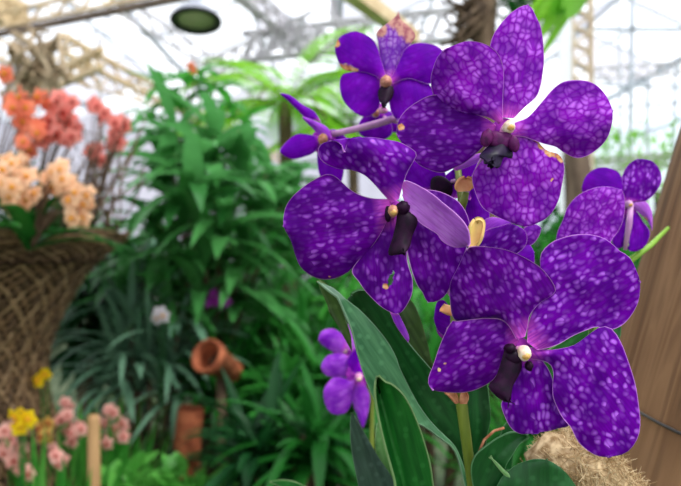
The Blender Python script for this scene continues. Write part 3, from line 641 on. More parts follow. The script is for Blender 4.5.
fs = [(i*seg+k, i*seg+(k+1) % seg, (i+1)*seg+(k+1) % seg, (i+1)*seg+k) for i in range(n) for k in range(seg)]+[tuple(range(seg-1, -1, -1)), tuple(range(n*seg, (n+1)*seg))]
m.add(vs, fs); o = m.build('trunk_pole', wood_mat(), None); o.parent = post; o.location = (0, 0, 0); o.rotation_euler = Rq.to_euler()
# wire round the post
m = MB(); pw = []
hit = P(650, 449, .345)
u0 = (hit-foot).dot(dv)
for k in range(49):
    q = 2*math.pi*k/48
    pw.append(foot+Rq @ Vector((.0905*math.cos(q), .0905*math.sin(q), u0+.006*math.cos(q+2.9)-.010*math.cos(q)+.004*math.sin(3*q))))
m.tube(pw, .0011, 6)
tag(m.build('wire', plain('wire_dark', (.015, .013, .012), (.05, .045, .04), 80, .4, .6), None, origin=pw[0]), 'thin dark wire wound round the wooden post', 'wire')
# coconut fibre
coir = thing('coconut_fibre', P(590, 520, .325), 'rough tan coconut fibre pad beneath the lowest bloom, against the post', 'coconut fibre')
m = MB()
pc = [P(530, 470, .325), P(552, 462, .325), P(575, 466, .325), P(600, 488, .33), P(625, 515, .335), P(650, 560, .34)]
m.tube([pc[0]]+pc, [.002, .008, .016, .0175, .0175, .018, .016], 16)
m.v = [v+Vector((0, 0, .002*noise.noise(v*120)))+Vector((.002, .002, .002))*noise.noise(v*60) for v in m.v]
cm = plain('coir', (.26, .16, .075), (.62, .46, .27), 240, .85, .1, (1, 1, 1))
m.build('fibre_core', cm, coir)
m = MB(); rnd = random.Random(4)
for i in range(2200):
    k = rnd.uniform(.3, len(pc)-1.01); a = pc[int(k)].lerp(pc[int(k)+1], k-int(k)); r = (.008+.0095*min(1, k/1.6))
    q = rnd.uniform(0, 2*math.pi); o = Vector((0, -math.cos(q), math.sin(q)))*r+Vector((math.sin(q)*r*.5, 0, 0))
    d = Vector((rnd.gauss(.35, .5), rnd.gauss(-.05, .3), rnd.gauss(-.45, .5))).normalized(); l = rnd.uniform(.006, .018)
    b = a+o; e = Vector((rnd.gauss(0, 1), rnd.gauss(0, 1), rnd.gauss(0, 1)))*.0016; ou = o.normalized()
    m.tube([b-d*l*.5, b+ou*.0016+e*.4, b+d*l*.5+ou*rnd.uniform(-.0006, .0022)], [.00016, .00022, .00012], 3, mi=rnd.randint(0, 1), caps=False)
m.build('fibre_strands', [plain('coir_light', (.50, .36, .20), (.74, .58, .36), 200, .8, .1), plain('coir_dark', (.28, .17, .08), (.5, .35, .18), 200, .8, .1)], coir)

# ================================================================== PLANT GENERATORS
G = {}
G['deep'] = leaf_mat('leaf_deep', (.004, .05, .006), (.018, .15, .018), .4, .25)
G['mid'] = leaf_mat('leaf_mid', (.010, .11, .014), (.05, .29, .04), .35, .3)
G['fresh'] = leaf_mat('leaf_fresh', (.025, .19, .018), (.09, .43, .06), .35, .4)
G['lime'] = leaf_mat('leaf_lime', (.12, .40, .03), (.28, .62, .06), .4, .5, tcol=(.4, .85, .05))
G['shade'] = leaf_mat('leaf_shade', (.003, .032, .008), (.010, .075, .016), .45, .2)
G['blue'] = leaf_mat('leaf_haze', (.07, .17, .10), (.18, .34, .22), .4, .25)  # haze painted into the leaf colour, pale and bluish
G['olive'] = leaf_mat('leaf_olive', (.05, .09, .015), (.12, .18, .03), .6, .2)
G['cover'] = leaf_mat('leaf_cover', (.05, .24, .03), (.16, .50, .09), .4, .4)
G['whorl'] = leaf_mat('leaf_whorl', (.016, .12, .022), (.12, .40, .11), .27, .35, .42)
G['bark'] = plain('bark', (.05, .032, .02), (.15, .10, .06), 30, .8, .2, (1, 1, .3), bump=.4)
G['twig'] = plain('twig', (.07, .04, .025), (.17, .11, .07), 40, .8, .2)
def rv(r, a, b): return r.uniform(a, b)
def strap_clump(name, label, base, n, ln, wd, mat, seed, el=(35, 88), droop=(.5, 1.3), group=None, az=(0, 360), cat='plant'):
    r = random.Random(seed); t = thing(name, base, label, cat, group); m = MB()
    for i in range(n):
        a = math.radians(rv(r, *az)); e = math.radians(rv(r, *el)); l = rv(r, *ln)
        d = Vector((math.cos(a)*math.cos(e), math.sin(a)*math.cos(e), math.sin(e)))
        m.leaf(Vector(base)+Vector((math.cos(a), math.sin(a), 0))*.02+Vector((0, 0, rv(r, 0, .08))), d, (0, 0, 1), l, rv(r, *wd), rv(r, *droop), 9, .35, 'strap')
    m.build('foliage', G[mat], t)
    s = MB(); s.tube([Vector(base)+Vector((0, 0, -.005)), Vector(base)+Vector((0, 0, .12))], [.035, .02], 8); s.build('stem_base', G['twig'], t)
    return t
def bush(name, label, base, h, rx, ry, nleaf, ls, mat, seed, cat='bush', group=None, z0=.1, shape='lance', asp=.38, stem=True, droop=.5):
    r = random.Random(seed); t = thing(name, base, label, cat, group); m = MB(); B0 = Vector(base)
    for i in range(nleaf):
        while True:
            v = Vector((rv(r, -1, 1), rv(r, -1, 1), rv(r, -1, 1)))
            if .35 < v.length < 1: break
        lump = 1+.35*noise.noise(v.normalized()*2.2+Vector((seed, 0, 0)))
        c = B0+Vector((v.x*rx*lump, v.y*ry*lump, h*z0+h*(1-z0)*(v.z*lump+1)/2))
        d = (v.normalized()+Vector((rv(r, -.7, .7), rv(r, -.7, .7), rv(r, -.5, .6)))).normalized(); l = ls*rv(r, .6, 1.3)
        m.leaf(c, d, (0, 0, 1), l, l*asp*rv(r, .8, 1.2), droop, 4, .2, shape)
    m.build('foliage', G[mat], t)
    if stem:
        s = MB()
        for i in range(5):
            a = rv(r, 0, 6.28); q = B0+Vector((math.cos(a)*rx*.45, math.sin(a)*ry*.45, h*.7))
            s.tube([B0+Vector((math.cos(a)*.03, math.sin(a)*.03, 0)), (B0+q)/2+Vector((0, 0, h*.05)), q], [.022*h, .015*h, .006*h], 6)
        s.build('stem', G['bark'], t)
    return t
def whorl_plant(name, label, base, tips, mat, seed, ln=(.16, .26), wd=(.05, .075), nl=13, cat='shrub', droop=(.8, 1.6), shape='lance', el=(-.1, 1.0)):
    r = random.Random(seed); t = thing(name, base, label, cat); m = MB(); s = MB(); B0 = Vector(base)
    for tp in tips:
        tp = Vector(tp); mid = Vector((B0.x+.12*(tp.x-B0.x), B0.y+.12*(tp.y-B0.y), tp.z*.86))
        s.tube([B0*(1-u)**2+mid*2*u*(1-u)+tp*u*u for u in [i/8 for i in range(9)]], [.012-.001*i for i in range(9)], 6)
        for i in range(nl):
            a = i*2.4+rv(r, -.3, .3); e = rv(r, *el); d = Vector((math.cos(a)*math.cos(e), math.sin(a)*math.cos(e), math.sin(e)))
            m.leaf(tp-Vector((0, 0, .015*(nl-i)*.4)), d, (0, 0, 1), rv(r, *ln), rv(r, *wd), rv(r, *droop), 7, .3, shape)
    m.build('foliage', G[mat], t); s.build('stem', G['bark'], t)
    return t
FM = {}
def fmat(name, c1, c2): 
    if name not in FM: FM[name] = leaf_mat('blossom_'+name, c1, c2, .5, .35, .1, tcol=c2)
    return FM[name]
BLOS = {}
def blossom_mesh(name, mats, r=.02, n=5, seed=0, wide=.85):
    m = MB(); rn = random.Random(seed)
    for i in range(n):
        a = 2*math.pi*i/n+.3
        d = Vector((math.cos(a), -.35, math.sin(a))).normalized(); 
        # each petal a rounded curved sheet facing -Y
        side = Vector((-math.sin(a), 0, math.cos(a))); vs = []; k = 6
        for j in range(k+1):
            t = j/k; w = math.sin(math.pi*(t**.7*.93+.05))**.7*r*wide*.55
            c = d*r*t+Vector((0, .25*r*t*t+.02*r, 0))
            vs += [c-side*w+Vector((0, .12*r*t, 0)), c+Vector((0, -.03*r, 0)), c+side*w+Vector((0, .12*r*t, 0))]
        fs = []
        for j in range(k): fs += [(j*3, j*3+1, j*3+4, j*3+3), (j*3+1, j*3+2, j*3+5, j*3+4)]
        m.add(vs, fs, 0)
    m.blob(Vector((0, -.12*r, 0)), r*.22, r*.3, r*.22, seg=8, rings=6, mi=1)
    m.tube([Vector((0, 0, -.02*r)), Vector((0, r*.7, -.1*r)), Vector((0, r*1.2, -.5*r))], [r*.12, r*.08, r*.05], 6, mi=2)
    me = bpy.data.meshes.new(name); me.from_pydata([tuple(v) for v in m.v], [], m.f)
    for x in mats: me.materials.append(x)
    me.polygons.foreach_set('material_index', m.m); me.polygons.foreach_set('use_smooth', [True]*len(m.f)); me.update()
    return me
def spray(name, label, base, pts, D, me, seed, mat_stem='twig', cat='orchid', size=(.85, 1.2), dj=.08, extra=0, leaves=None, bow=.1, sr=.003):
    """a flowering plant: arching stems from its base to its blossoms"""
    r = random.Random(seed); t = thing(name, base, label, cat); B0 = Vector(base); s = MB()
    for (px, py) in pts:
        for q in range(1+extra):
            d = D+rv(r, -dj, dj); jx, jy = (0, 0) if q == 0 else (rv(r, -6, 6), rv(r, -6, 6))
            c = P(px+jx, py+jy, d)
            o = bpy.data.objects.new('blossom', me); COL.objects.link(o); o.parent = t; o.location = c-B0
            o.rotation_euler = (rv(r, -.5, .5), rv(r, -3.1, 3.1), rv(r, -.7, .7)); k = rv(r, *size); o.scale = (k, k, k); WL[o.name] = c
            if q == 0:
                e = c+Vector((0, .02, -.004)); mid = B0.lerp(e, .6)+Vector((0, 0, bow))
                s.tube([B0*(1-u)**2+mid*2*u*(1-u)+e*u*u for u in [i/7 for i in range(8)]], [sr*(1-.07*i) for i in range(8)], 5)
    s.build('stem', G[mat_stem] if isinstance(mat_stem, str) else mat_stem, t)
    if leaves:
        n, l, wd, mt = leaves; m = MB()
        for i in range(n):
            a = rv(r, 0, 6.28); e = rv(r, .2, 1.2)
            m.leaf(B0+Vector((0, 0, rv(r, 0, .05))), (math.cos(a)*math.cos(e), math.sin(a)*math.cos(e), math.sin(e)), (0, 0, 1), rv(r, l*.6, l*1.2), wd, rv(r, .6, 1.5), 8, .3, 'strap')
        m.build('foliage', G[mt], t)
    return t

# ================================================================== LEFT: WOVEN PLANTER AND ITS ORCHIDS
DW = 1.75; axx = P(-42, 243, DW).x
prof_px = [(114, 241), (106, 247), (95, 256), (82, 269), (70, 285), (57, 308), (46, 332), (39, 356), (37, 380), (40, 405), (46, 432), (56, 465), (70, 510), (80, 560)]
prof = [((px+42)/F*DW, P(0, py, DW).z) for px, py in prof_px]
prof += [(prof[-1][0]*1.02, .25), (prof[-1][0]*1.05, 0.0)]
WB = Vector((axx, DW, 0))
planter = thing('woven_planter', WB, 'tall flared planter woven from brown bamboo strips, narrow in the middle', 'planter')
def prof_at(u):
    k = u*(len(prof)-1); i = min(int(k), len(prof)-2); a, b = prof[i], prof[i+1]; f = k-i
    return a[0]+(b[0]-a[0])*f, a[1]+(b[1]-a[1])*f
m = MB(); NS = 64
for dr in (-1, 1):
    for i in range(NS):
        a0 = 2*math.pi*i/NS; vs = []; K = 46
        for k in range(K+1):
            u = k/K*.90; r, z = prof_at(u); q = a0+dr*u*2.6
            rr_ = r+.004*dr*math.sin(k*1.9+i*math.pi)+.002
            wv = .0065
            for sgn in (-1, 1):
                qq = q+sgn*wv/r
                for off in (0, .003):
                    vs.append(WB+Vector(((rr_+off)*math.cos(qq), (rr_+off)*math.sin(qq), z)))
        fs = []
        for k in range(K):
            a = k*4; b = a+4
            fs += [(a, a+2, b+2, b), (a+1, b+1, b+3, a+3), (a, b, b+1, a+1), (a+2, a+3, b+3, b+2)]
        m.add(vs, fs, i % 3)
wm = [plain('bamboo_a', (.12, .065, .03), (.25, .145, .07), 60, .6, .3), plain('bamboo_b', (.06, .032, .016), (.15, .085, .042), 60, .6, .3), plain('bamboo_c', (.18, .105, .05), (.36, .23, .12), 60, .55, .3)]
m.build('weave', wm, planter)
m = MB(); m.lathe(WB, [(r-.012, z) for r, z in prof], 40); m.build('lining', plain('lining_dark', (.05, .03, .018), (.12, .075, .045), 40, .9, .1), planter)
m = MB(); rz = prof[0][1]; rr0 = prof[0][0]
for k in range(5):
    m.tube([WB+Vector((rr0*(1+.008*k)*math.cos(q), rr0*(1+.008*k)*math.sin(q), rz+.006*k+.006*math.sin(q*9+k))) for q in [2*math.pi*i/48 for i in range(49)]], .006, 6, mi=k % 3)
m.build('rim', wm, planter)
m = MB(); m.lathe(WB, [(0.001, rz-.05), (rr0*.5, rz-.04), (rr0*.92, rz-.06)], 30); m.build('soil', plain('soil_brown', (.03, .02, .012), (.09, .06, .035), 50, .95, .1, bump=.6), planter)
ora = fmat('orange', (.92, .20, .11), (.98, .38, .22)); cor = fmat('coral', (.90, .22, .19), (.98, .43, .36)); pea = fmat('peach', (.93, .50, .26), (.98, .70, .48)); yel = fmat('yellow', (.90, .55, .01), (.98, .78, .02)); sal = fmat('salmon', (.84, .34, .30), (.95, .58, .50)); pyel = fmat('apricot', (.85, .50, .10), (.93, .66, .22)); mag = fmat('magenta', (.38, .03, .42), (.55, .08, .55)); whi = fmat('white', (.75, .68, .75), (.88, .82, .86))
redc = fmat('centre_red', (.4, .03, .03), (.6, .1, .05)); yc = fmat('centre_gold', (.8, .35, .03), (.9, .5, .05))
B_or = blossom_mesh('blossom_orange', [ora, yc, G['twig']], .030, seed=1); B_co = blossom_mesh('blossom_coral', [cor, redc, G['twig']], .030, seed=2); B_pe = blossom_mesh('blossom_peach', [pea, yc, G['twig']], .031, seed=3)
B_ye = blossom_mesh('blossom_yellow', [yel, yc, G['twig']], .024, seed=4); B_sa = blossom_mesh('blossom_salmon', [sal, redc, G['twig']], .021, seed=5); B_ap = blossom_mesh('blossom_apricot', [pyel, redc, G['twig']], .021, seed=6)
B_ma = blossom_mesh('blossom_magenta', [mag, mag, G['twig']], .03, seed=7); B_wh = blossom_mesh('blossom_white', [whi, yc, G['twig']], .04, seed=8)
def top(px, d): return Vector((P(px, 243, d).x, d, rz-.03))
spray('orange_orchid', 'bright orange orchid blossoms in a loose upper cluster above the woven planter', top(-20, 1.70), [(10, 101), (21, 97), (5, 74), (25, 127), (19, 119), (37, 133), (23, 142), (38, 127), (26, 108), (30, 150), (12, 108), (44, 100)], 1.72, B_or, 11, extra=1, leaves=(8, .25, .04, 'mid'))
spray('orange_orchid', 'red orange orchid blossoms massed in a cluster right of the bright orange ones', top(30, 1.74), [(53, 101), (72, 102), (51, 121), (62, 113), (66, 127), (72, 137), (49, 128), (58, 135), (60, 98), (44, 136), (78, 130), (68, 118)], 1.76, B_co, 12, extra=1, leaves=(6, .22, .035, 'deep'))
spray('coral_orchid', 'small spray of coral blossoms on thin twigs between the planter and the whorled shrub', top(80, 1.84), [(97, 107), (105, 113), (93, 104), (101, 118)], 1.86, B_co, 13, extra=0)
spray('coral_orchid', 'coral and orange blossoms in a hanging pair of bunches nearest the whorled shrub', top(88, 1.86), [(115, 123), (125, 125), (115, 135), (113, 146), (97, 148), (91, 152), (101, 160), (118, 130), (95, 156), (121, 120), (119, 143)], 1.88, B_co, 14, extra=0)
spray('peach_orchid', 'pale peach orchid blossoms leftmost, low above the woven planter rim', top(-30, 1.36), [(8, 162), (20, 163), (27, 177), (12, 187), (4, 199), (26, 204), (4, 171), (16, 175), (10, 205), (20, 192), (2, 184)], 1.34, B_pe, 15, extra=1, size=(.65, .92), leaves=(10, .28, .045, 'deep'))
spray('peach_orchid', 'pinkish peach orchid blossoms in an arching bunch drooping over the planter rim', top(30, 1.40), [(53, 172), (47, 179), (62, 179), (72, 181), (41, 198), (53, 187), (76, 193), (88, 193), (74, 205), (84, 206), (72, 218), (82, 218), (60, 170), (66, 190), (80, 200)], 1.36, B_pe, 16, extra=1, size=(.65, .92), leaves=(8, .22, .04, 'deep'))
bush('leafy_filler', 'dark green leaves packed in the mouth of the woven planter', top(0, 1.72)+Vector((0, 0, -.02)), .26, .30, .12, 260, .07, 'deep', 17, 'plant', stem=False)
# twig tangle rising from the rim
tg = MB(); r = random.Random(5)
for i in range(34):
    a = P(rv(r, 40, 118), rv(r, 222, 240), rv(r, 1.7, 1.95)); b = P(rv(r, 70, 150), rv(r, 110, 205), rv(r, 1.75, 2.0)); q = a.lerp(b, .5)+Vector((rv(r, -.05, .05), 0, rv(r, -.03, .05)))
    tg.tube([a*(1-u)**2+q*2*u*(1-u)+b*u*u for u in [k/6 for k in range(7)]], [.004-.0004*k for k in range(7)], 5)
tag(tg.build('twig_tangle', G['twig'], None, origin=P(90, 240, 1.8)), 'tangle of thin brown twigs rising over the right rim of the woven planter', 'twigs', kind='stuff')

dvb = Vector((P(20, 0, 3.1).x, 3.1, 0)); dv_ = thing('dry_vine', dvb, 'tangle of dry tan vine stems under the roof, above the orange blossoms', 'vine'); m = MB(); r = random.Random(44)
m.tube([dvb, P(22, 200, 3.1), P(24, 90, 3.1), P(30, 60, 3.1)], [.03, .025, .02, .016], 8)
for i in range(60):
    a = P(rv(r, 12, 60), rv(r, 30, 95), 3.1+rv(r, -.15, .15)); b = P(rv(r, 0, 72), rv(r, 30, 110), 3.1+rv(r, -.2, .2)); q = a.lerp(b, .5)+Vector((rv(r, -.08, .08), 0, rv(r, -.08, .08)))
    m.tube([a*(1-u)**2+q*2*u*(1-u)+b*u*u for u in [k/6 for k in range(7)]], [rv(r, .006, .013)]*7, 5)
m.build('stem', plain('vine_tan', (.28, .20, .12), (.58, .46, .31), 12, .8, .1), dv_)
# ================================================================== SHRUBS AND TREES
r = random.Random(21)
tips = [P(*q) for q in [(205, 150, 2.3), (165, 165, 2.35), (240, 170, 2.35), (185, 205, 2.2), (225, 215, 2.2), (150, 215, 2.4), (262, 205, 2.45), (205, 245, 2.25), (170, 255, 2.4), (245, 250, 2.4), (285, 235, 2.5), (140, 250, 2.5), (195, 180, 2.15), (215, 130, 2.5), (175, 130, 2.55), (270, 170, 2.6), (290, 200, 2.65), (200, 285, 2.3), (165, 290, 2.35), (238, 285, 2.4), (130, 275, 2.5)]]
whorl_plant('whorled_shrub', 'tall shrub with whorls of long drooping green leaves, in the open middle of the house', Vector((-.54, 2.45, 0)), tips, 'whorl', 22, (.24, .40), (.055, .08), 16)
tips = [P(*q) for q in [(95, 262, 2.7), (75, 285, 2.7), (118, 282, 2.7), (92, 300, 2.6), (70, 315, 2.75), (120, 312, 2.75), (98, 325, 2.6), (85, 340, 2.7), (112, 338, 2.7), (140, 295, 2.8), (60, 270, 2.9)]]
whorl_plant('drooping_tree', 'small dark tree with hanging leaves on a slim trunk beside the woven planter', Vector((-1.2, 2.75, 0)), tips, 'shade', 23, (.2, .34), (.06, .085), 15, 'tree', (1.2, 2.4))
tips = [P(*q) for q in [(185, 78, 2.7), (215, 82, 2.7), (160, 82, 2.8), (200, 68, 2.75), (230, 100, 2.75), (150, 110, 2.8), (180, 105, 2.8), (245, 118, 2.8), (160, 130, 2.85)]]
whorl_plant('leafy_tree', 'thin tree with bright glossy leaves rising above the whorled shrub under the lamp', Vector((-.72, 2.95, 0)), tips, 'fresh', 24, (.12, .22), (.035, .06), 7, 'tree', (.4, 1.2), el=(-.2, .7))
# sunlit feathery tree behind
def fern_tree(name, label, base, topz, n, ln, mat, seed, cat='fern'):
    r = random.Random(seed); t = thing(name, base, label, cat); m = MB(); s = MB(); c = Vector((base[0], base[1], topz))
    s.tube([Vector(base), (Vector(base)+c)/2+Vector((.03, 0, 0)), c], [.06, .05, .05], 8)
    for i in range(n):
        a = i*2.4; e = rv(r, .0, 1.0); d = Vector((math.cos(a)*math.cos(e), math.sin(a)*math.cos(e), math.sin(e))); p = c.copy(); l = rv(r, *ln); K = 22; st = []
        for k in range(K):
            st.append(p.copy()); p = p+d*l/K; d = (d+Vector((0, 0, -1.2/K))).normalized(); side = d.cross(Vector((0, 0, 1))).normalized()
            wl_ = l*.22*math.sin(math.pi*(k/K*.9+.1))
            for sg in (-1, 1): m.leaf(p, side*sg+d*.5, (0, 0, 1), wl_, wl_*.22, .5, 3, .1)
        s.tube(st, .006, 4)
    m.build('foliage', G[mat], t); s.build('trunk', G['bark'], t)
fern_tree('tree_fern', 'pale sunlit tree fern with feathery fronds below the roof, right of the bright leafy tree', Vector((P(285, 0, 4.2).x, 4.2, 0)), P(0, 105, 4.2).z, 20, (.7, 1.1), 'lime', 31)
fern_tree('tree_fern', 'sunlit feathery tree fern half hidden behind the upper back bloom', Vector((P(352, 0, 5.6).x, 5.6, 0)), P(0, 125, 5.6).z, 18, (.7, 1.1), 'lime', 32)
fern_tree('tree_fern', 'darker feathery tree fern in the shade behind the side turned bloom', Vector((P(296, 0, 6.0).x-.3, 5.4, 0)), P(0, 195, 5.4).z, 18, (.7, 1.0), 'fresh', 33)
# background bushes, far to near
hz = [(-40, 6.5, 1.75, .9, 'shade', 'dark bush beyond the woven planter, its top under the orange blossoms'), (60, 8.2, 1.8, .9, 'deep', 'dark green bush far behind the drooping tree'), (150, 6.8, 1.25, .9, 'blue', 'bush painted pale bluish as haze far behind the tilted terracotta pot'), (235, 8.4, 1.62, .9, 'shade', 'dark rounded bush behind the magenta flowers'),
      (320, 6.2, 1.75, .9, 'deep', 'tall deep green bush beyond the strap leaved clumps'), (410, 8.2, 1.9, .95, 'mid', 'mid green bush hidden mostly behind the left sharp bloom'), (500, 6.2, 1.75, .95, 'deep', 'deep green bush behind the middle of the orchid'), (585, 5.0, 1.5, .9, 'mid', 'mid green bush behind the smaller purple bloom'), (690, 5.6, 1.5, .9, 'deep', 'deep green bush far behind the wooden post')]
for i, (px, Y, h, rx, mt, lb) in enumerate(hz):
    bush('background_bush', lb, Vector((P(px, 0, Y).x, Y, 0)), h, rx*.8, .6, 1300, .2, mt, 40+i)
bush('mid_bush', 'green leafy bush to the right of the whorled shrub, behind the strap leaves', Vector((P(300, 0, 3.6).x, 3.6, 0)), 1.5, .5, .4, 900, .14, 'mid', 60)
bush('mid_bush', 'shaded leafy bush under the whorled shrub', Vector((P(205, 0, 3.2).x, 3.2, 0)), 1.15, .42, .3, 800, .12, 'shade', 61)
bush('mid_bush', 'low leafy bush below the smaller purple bloom, beside the post', Vector((P(618, 0, 2.4).x, 2.4, 0)), 1.45, .35, .3, 700, .12, 'mid', 62)
bush('mossy_mound', 'low olive mossy mound in front of the misty bush', Vector((P(133, 0, 3.6).x, 3.6, 0)), .40, .28, .25, 700, .06, 'olive', 63, 'plant', stem=False)
def cane_plant(name, label, base, crowns, mat, seed, nl=20, ln=(.16, .36), wd=(.022, .036), el=(5, 80), droop=(.6, 2.0)):
    """several upright canes, each ending in a rosette of arching strap leaves"""
    r = random.Random(seed); t = thing(name, base, label, 'plant'); m = MB(); s = MB(); B0 = Vector(base)
    for c in crowns:
        c = Vector(c); s.tube([B0+Vector((rv(r, -.03, .03), rv(r, -.03, .03), 0)), B0.lerp(c, .6)+Vector((0, 0, .04)), c], [.011, .009, .008], 6)
        for i in range(nl):
            a = i*2.4+rv(r, -.3, .3); e = math.radians(rv(r, *el)); d = Vector((math.cos(a)*math.cos(e), math.sin(a)*math.cos(e), math.sin(e)))
            m.leaf(c-Vector((0, 0, rv(r, 0, .10))), d, (0, 0, 1), rv(r, *ln), rv(r, *wd), rv(r, *droop), 8, .35, 'strap')
    m.build('foliage', G[mat], t); s.build('stem', G['twig'], t)
    return t
cl = [(248, 2.7, 'mid', 315, 'strap leaved plant with arching leaves right of the tilted pot'), (300, 2.6, 'mid', 305, 'tall strap leaved plant under the big left petal'), (345, 2.6, 'fresh', 300, 'strap leaved plant with fresh green leaves behind the lilac blooms'), (405, 2.6, 'fresh', 305, 'strap leaved plant behind the big folded leaf'),
      (246, 2.2, 'deep', 385, 'dark low strap leaved plant right of the standing clay pipe'), (292, 2.15, 'mid', 355, 'broad strap leaved plant in front of the taller strap leaved ones'), (338, 2.1, 'deep', 375, 'deep green strap leaved plant around the lilac blooms'), (385, 2.1, 'mid', 380, 'strap leaved plant behind the shaded orchid leaves'),
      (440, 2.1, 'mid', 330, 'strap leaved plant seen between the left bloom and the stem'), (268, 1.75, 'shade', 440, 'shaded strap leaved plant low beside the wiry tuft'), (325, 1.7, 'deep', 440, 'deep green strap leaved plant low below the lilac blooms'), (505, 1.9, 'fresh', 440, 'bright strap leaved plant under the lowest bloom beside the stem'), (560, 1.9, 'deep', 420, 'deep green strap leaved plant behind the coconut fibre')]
for i, (px, Y, mt, py, lb) in enumerate(cl):
    r = random.Random(200+i)
    cr = [P(px+rv(r, -30, 30), py+rv(r, -8, 52), Y+rv(r, -.15, .15)) for k in range(6)]
    cane_plant('strap_leaved_plant', lb, Vector((P(px, 0, Y).x, Y, 0)), cr, mt, 300+i)
cane_plant('misty_plant', 'strap leaved plant painted pale bluish as haze, left of the tilted terracotta pot', Vector((P(148, 0, 2.25).x, 2.25, 0)), [P(x, y, 2.25) for x, y in [(125, 350), (150, 345), (172, 352), (138, 375), (160, 380), (115, 372), (178, 330), (130, 325), (180, 378)]], 'blue', 64, 18, (.2, .4), (.02, .035))  # pale leaves stand in for the grey-green haze here
bush('ground_cover', 'bright light green broad leaved ground cover in front of the standing clay pipe', Vector((P(182, 0, 1.62).x, 1.62, 0)), .69, .135, .10, 620, .045, 'cover', 90, 'plant', asp=.75, shape='oval', z0=.5)
bush('ground_cover', 'bright green leafy ground cover behind the wooden stake', Vector((P(128, 0, 1.7).x, 1.7, 0)), .64, .13, .10, 420, .055, 'cover', 91, 'plant', asp=.7, shape='oval', z0=.5)
strap_clump('wiry_tuft', 'wiry olive tuft of thin curling leaves beside the ground cover', Vector((P(238, 0, 2.2).x, 2.2, 0)), 60, (.35, .6), (.008, .014), 'olive', 92, (30, 80), (2, 4))
# bottom left flower bed
gl = [(15, 1.8), (45, 1.85), (75, 1.9), (115, 1.95), (-10, 1.7), (60, 1.6), (28, 1.55)]
gn = ['at the foot of the woven planter', 'under the yellow flowers', 'under the salmon flowers', 'right of the wooden stake', 'at the very edge, before the planter', 'in front of the salmon flowers', 'in front of the yellow flowers']
for i, ((px, Y), nm) in enumerate(zip(gl, gn)):
    strap_clump('bed_grass_clump', 'bright green grassy clump '+nm, Vector((P(px, 0, Y).x, Y, 0)), 44, (.45, .76), (.020, .038), 'fresh' if i % 2 else 'cover', 100+i, (72, 89), (.1, .6))
def bed(px, Y): return Vector((P(px, 0, Y).x, Y, .0))
gs = G['mid']
spray('salmon_orchid', 'salmon pink flowers on tall stalks left of the wooden stake', bed(68, 1.75), [(69, 406), (64, 417), (74, 428), (67, 432), (73, 442), (60, 420), (80, 425), (76, 436)], 1.75, B_sa, 111, gs, 'flower', bow=.05, extra=1)
spray('salmon_orchid', 'salmon pink flowers on stalks right of the wooden stake', bed(112, 1.85), [(113, 413), (123, 425), (123, 437), (105, 438), (98, 421), (110, 437), (120, 431), (102, 425)], 1.85, B_sa, 112, gs, 'flower', bow=.05, extra=1)
spray('salmon_orchid', 'dusky pink flowers in the lower corner under the yellow ones', bed(14, 1.6), [(17, 444), (6, 448), (17, 458), (27, 470), (4, 431), (12, 452), (22, 464), (10, 440)], 1.6, B_sa, 113, gs, 'flower', bow=.05, extra=1)
spray('salmon_orchid', 'lowest dusky pink flowers before the apricot ones', bed(58, 1.55), [(56, 456), (59, 465), (54, 450), (61, 460)], 1.55, B_sa, 114, gs, 'flower', bow=.05)
spray('apricot_orchid', 'apricot yellow flowers between the yellow and the salmon ones', bed(44, 1.65), [(42, 426), (49, 423), (42, 437), (50, 444), (38, 430), (46, 434)], 1.65, B_ap, 115, gs, 'flower', bow=.05)
spray('yellow_orchid', 'single tall bright yellow flower beside the woven planter foot', bed(46, 1.7), [(42, 377), (38, 381), (46, 374)], 1.7, B_ye, 116, gs, 'flower', bow=.05, dj=.02)
spray('yellow_orchid', 'bright yellow flower cluster low against the woven planter', bed(20, 1.5), [(18, 421), (29, 419), (15, 416), (20, 427), (22, 416)], 1.5, B_ye, 117, gs, 'flower', bow=.05, dj=.02)
spray('magenta_orchid', 'small magenta flowers in the shade above the tilted terracotta pot', Vector((P(225, 0, 2.3).x, 2.3, 0)), [(210, 298), (215, 302), (222, 298), (226, 302), (213, 292), (219, 306), (208, 303), (224, 294)], 2.3, B_ma, 118, gs, cat='flower', bow=.05, dj=.04, size=(.7, .9), sr=.0012)
spray('white_orchid', 'single pale white flower in the haze left of the magenta ones', Vector((P(161, 0, 2.05).x, 2.05, 0)), [(160, 313), (163, 316), (157, 318)], 2.05, B_wh, 119, gs, cat='flower', bow=.05, dj=.02, size=(.6, .75), sr=.0012)
spray('orange_blossom', 'tiny orange red blossom among the bright leaves under the lamp', Vector((P(191, 0, 2.66).x-.06, 2.72, 0)), [(191, 66), (193, 71)], 2.68, B_or, 120, cat='flower', bow=.05, dj=.01, size=(.7, .9))
# wooden stake
m = MB(); sb = Vector((P(97, 0, 1.5).x, 1.5, 0)); st = P(93.5, 415, 1.5)
m.tube([sb, sb.lerp(st, .5), sb.lerp(st, .985), st], [.0155, .0155, .0155, .012], 14)
tag(m.build('wooden_stake', plain('stake_wood', (.27, .145, .06), (.45, .27, .125), 25, .7, .2, (1, 1, .12)), None, origin=sb), 'upright tan wooden stake standing among the salmon flowers', 'stake')
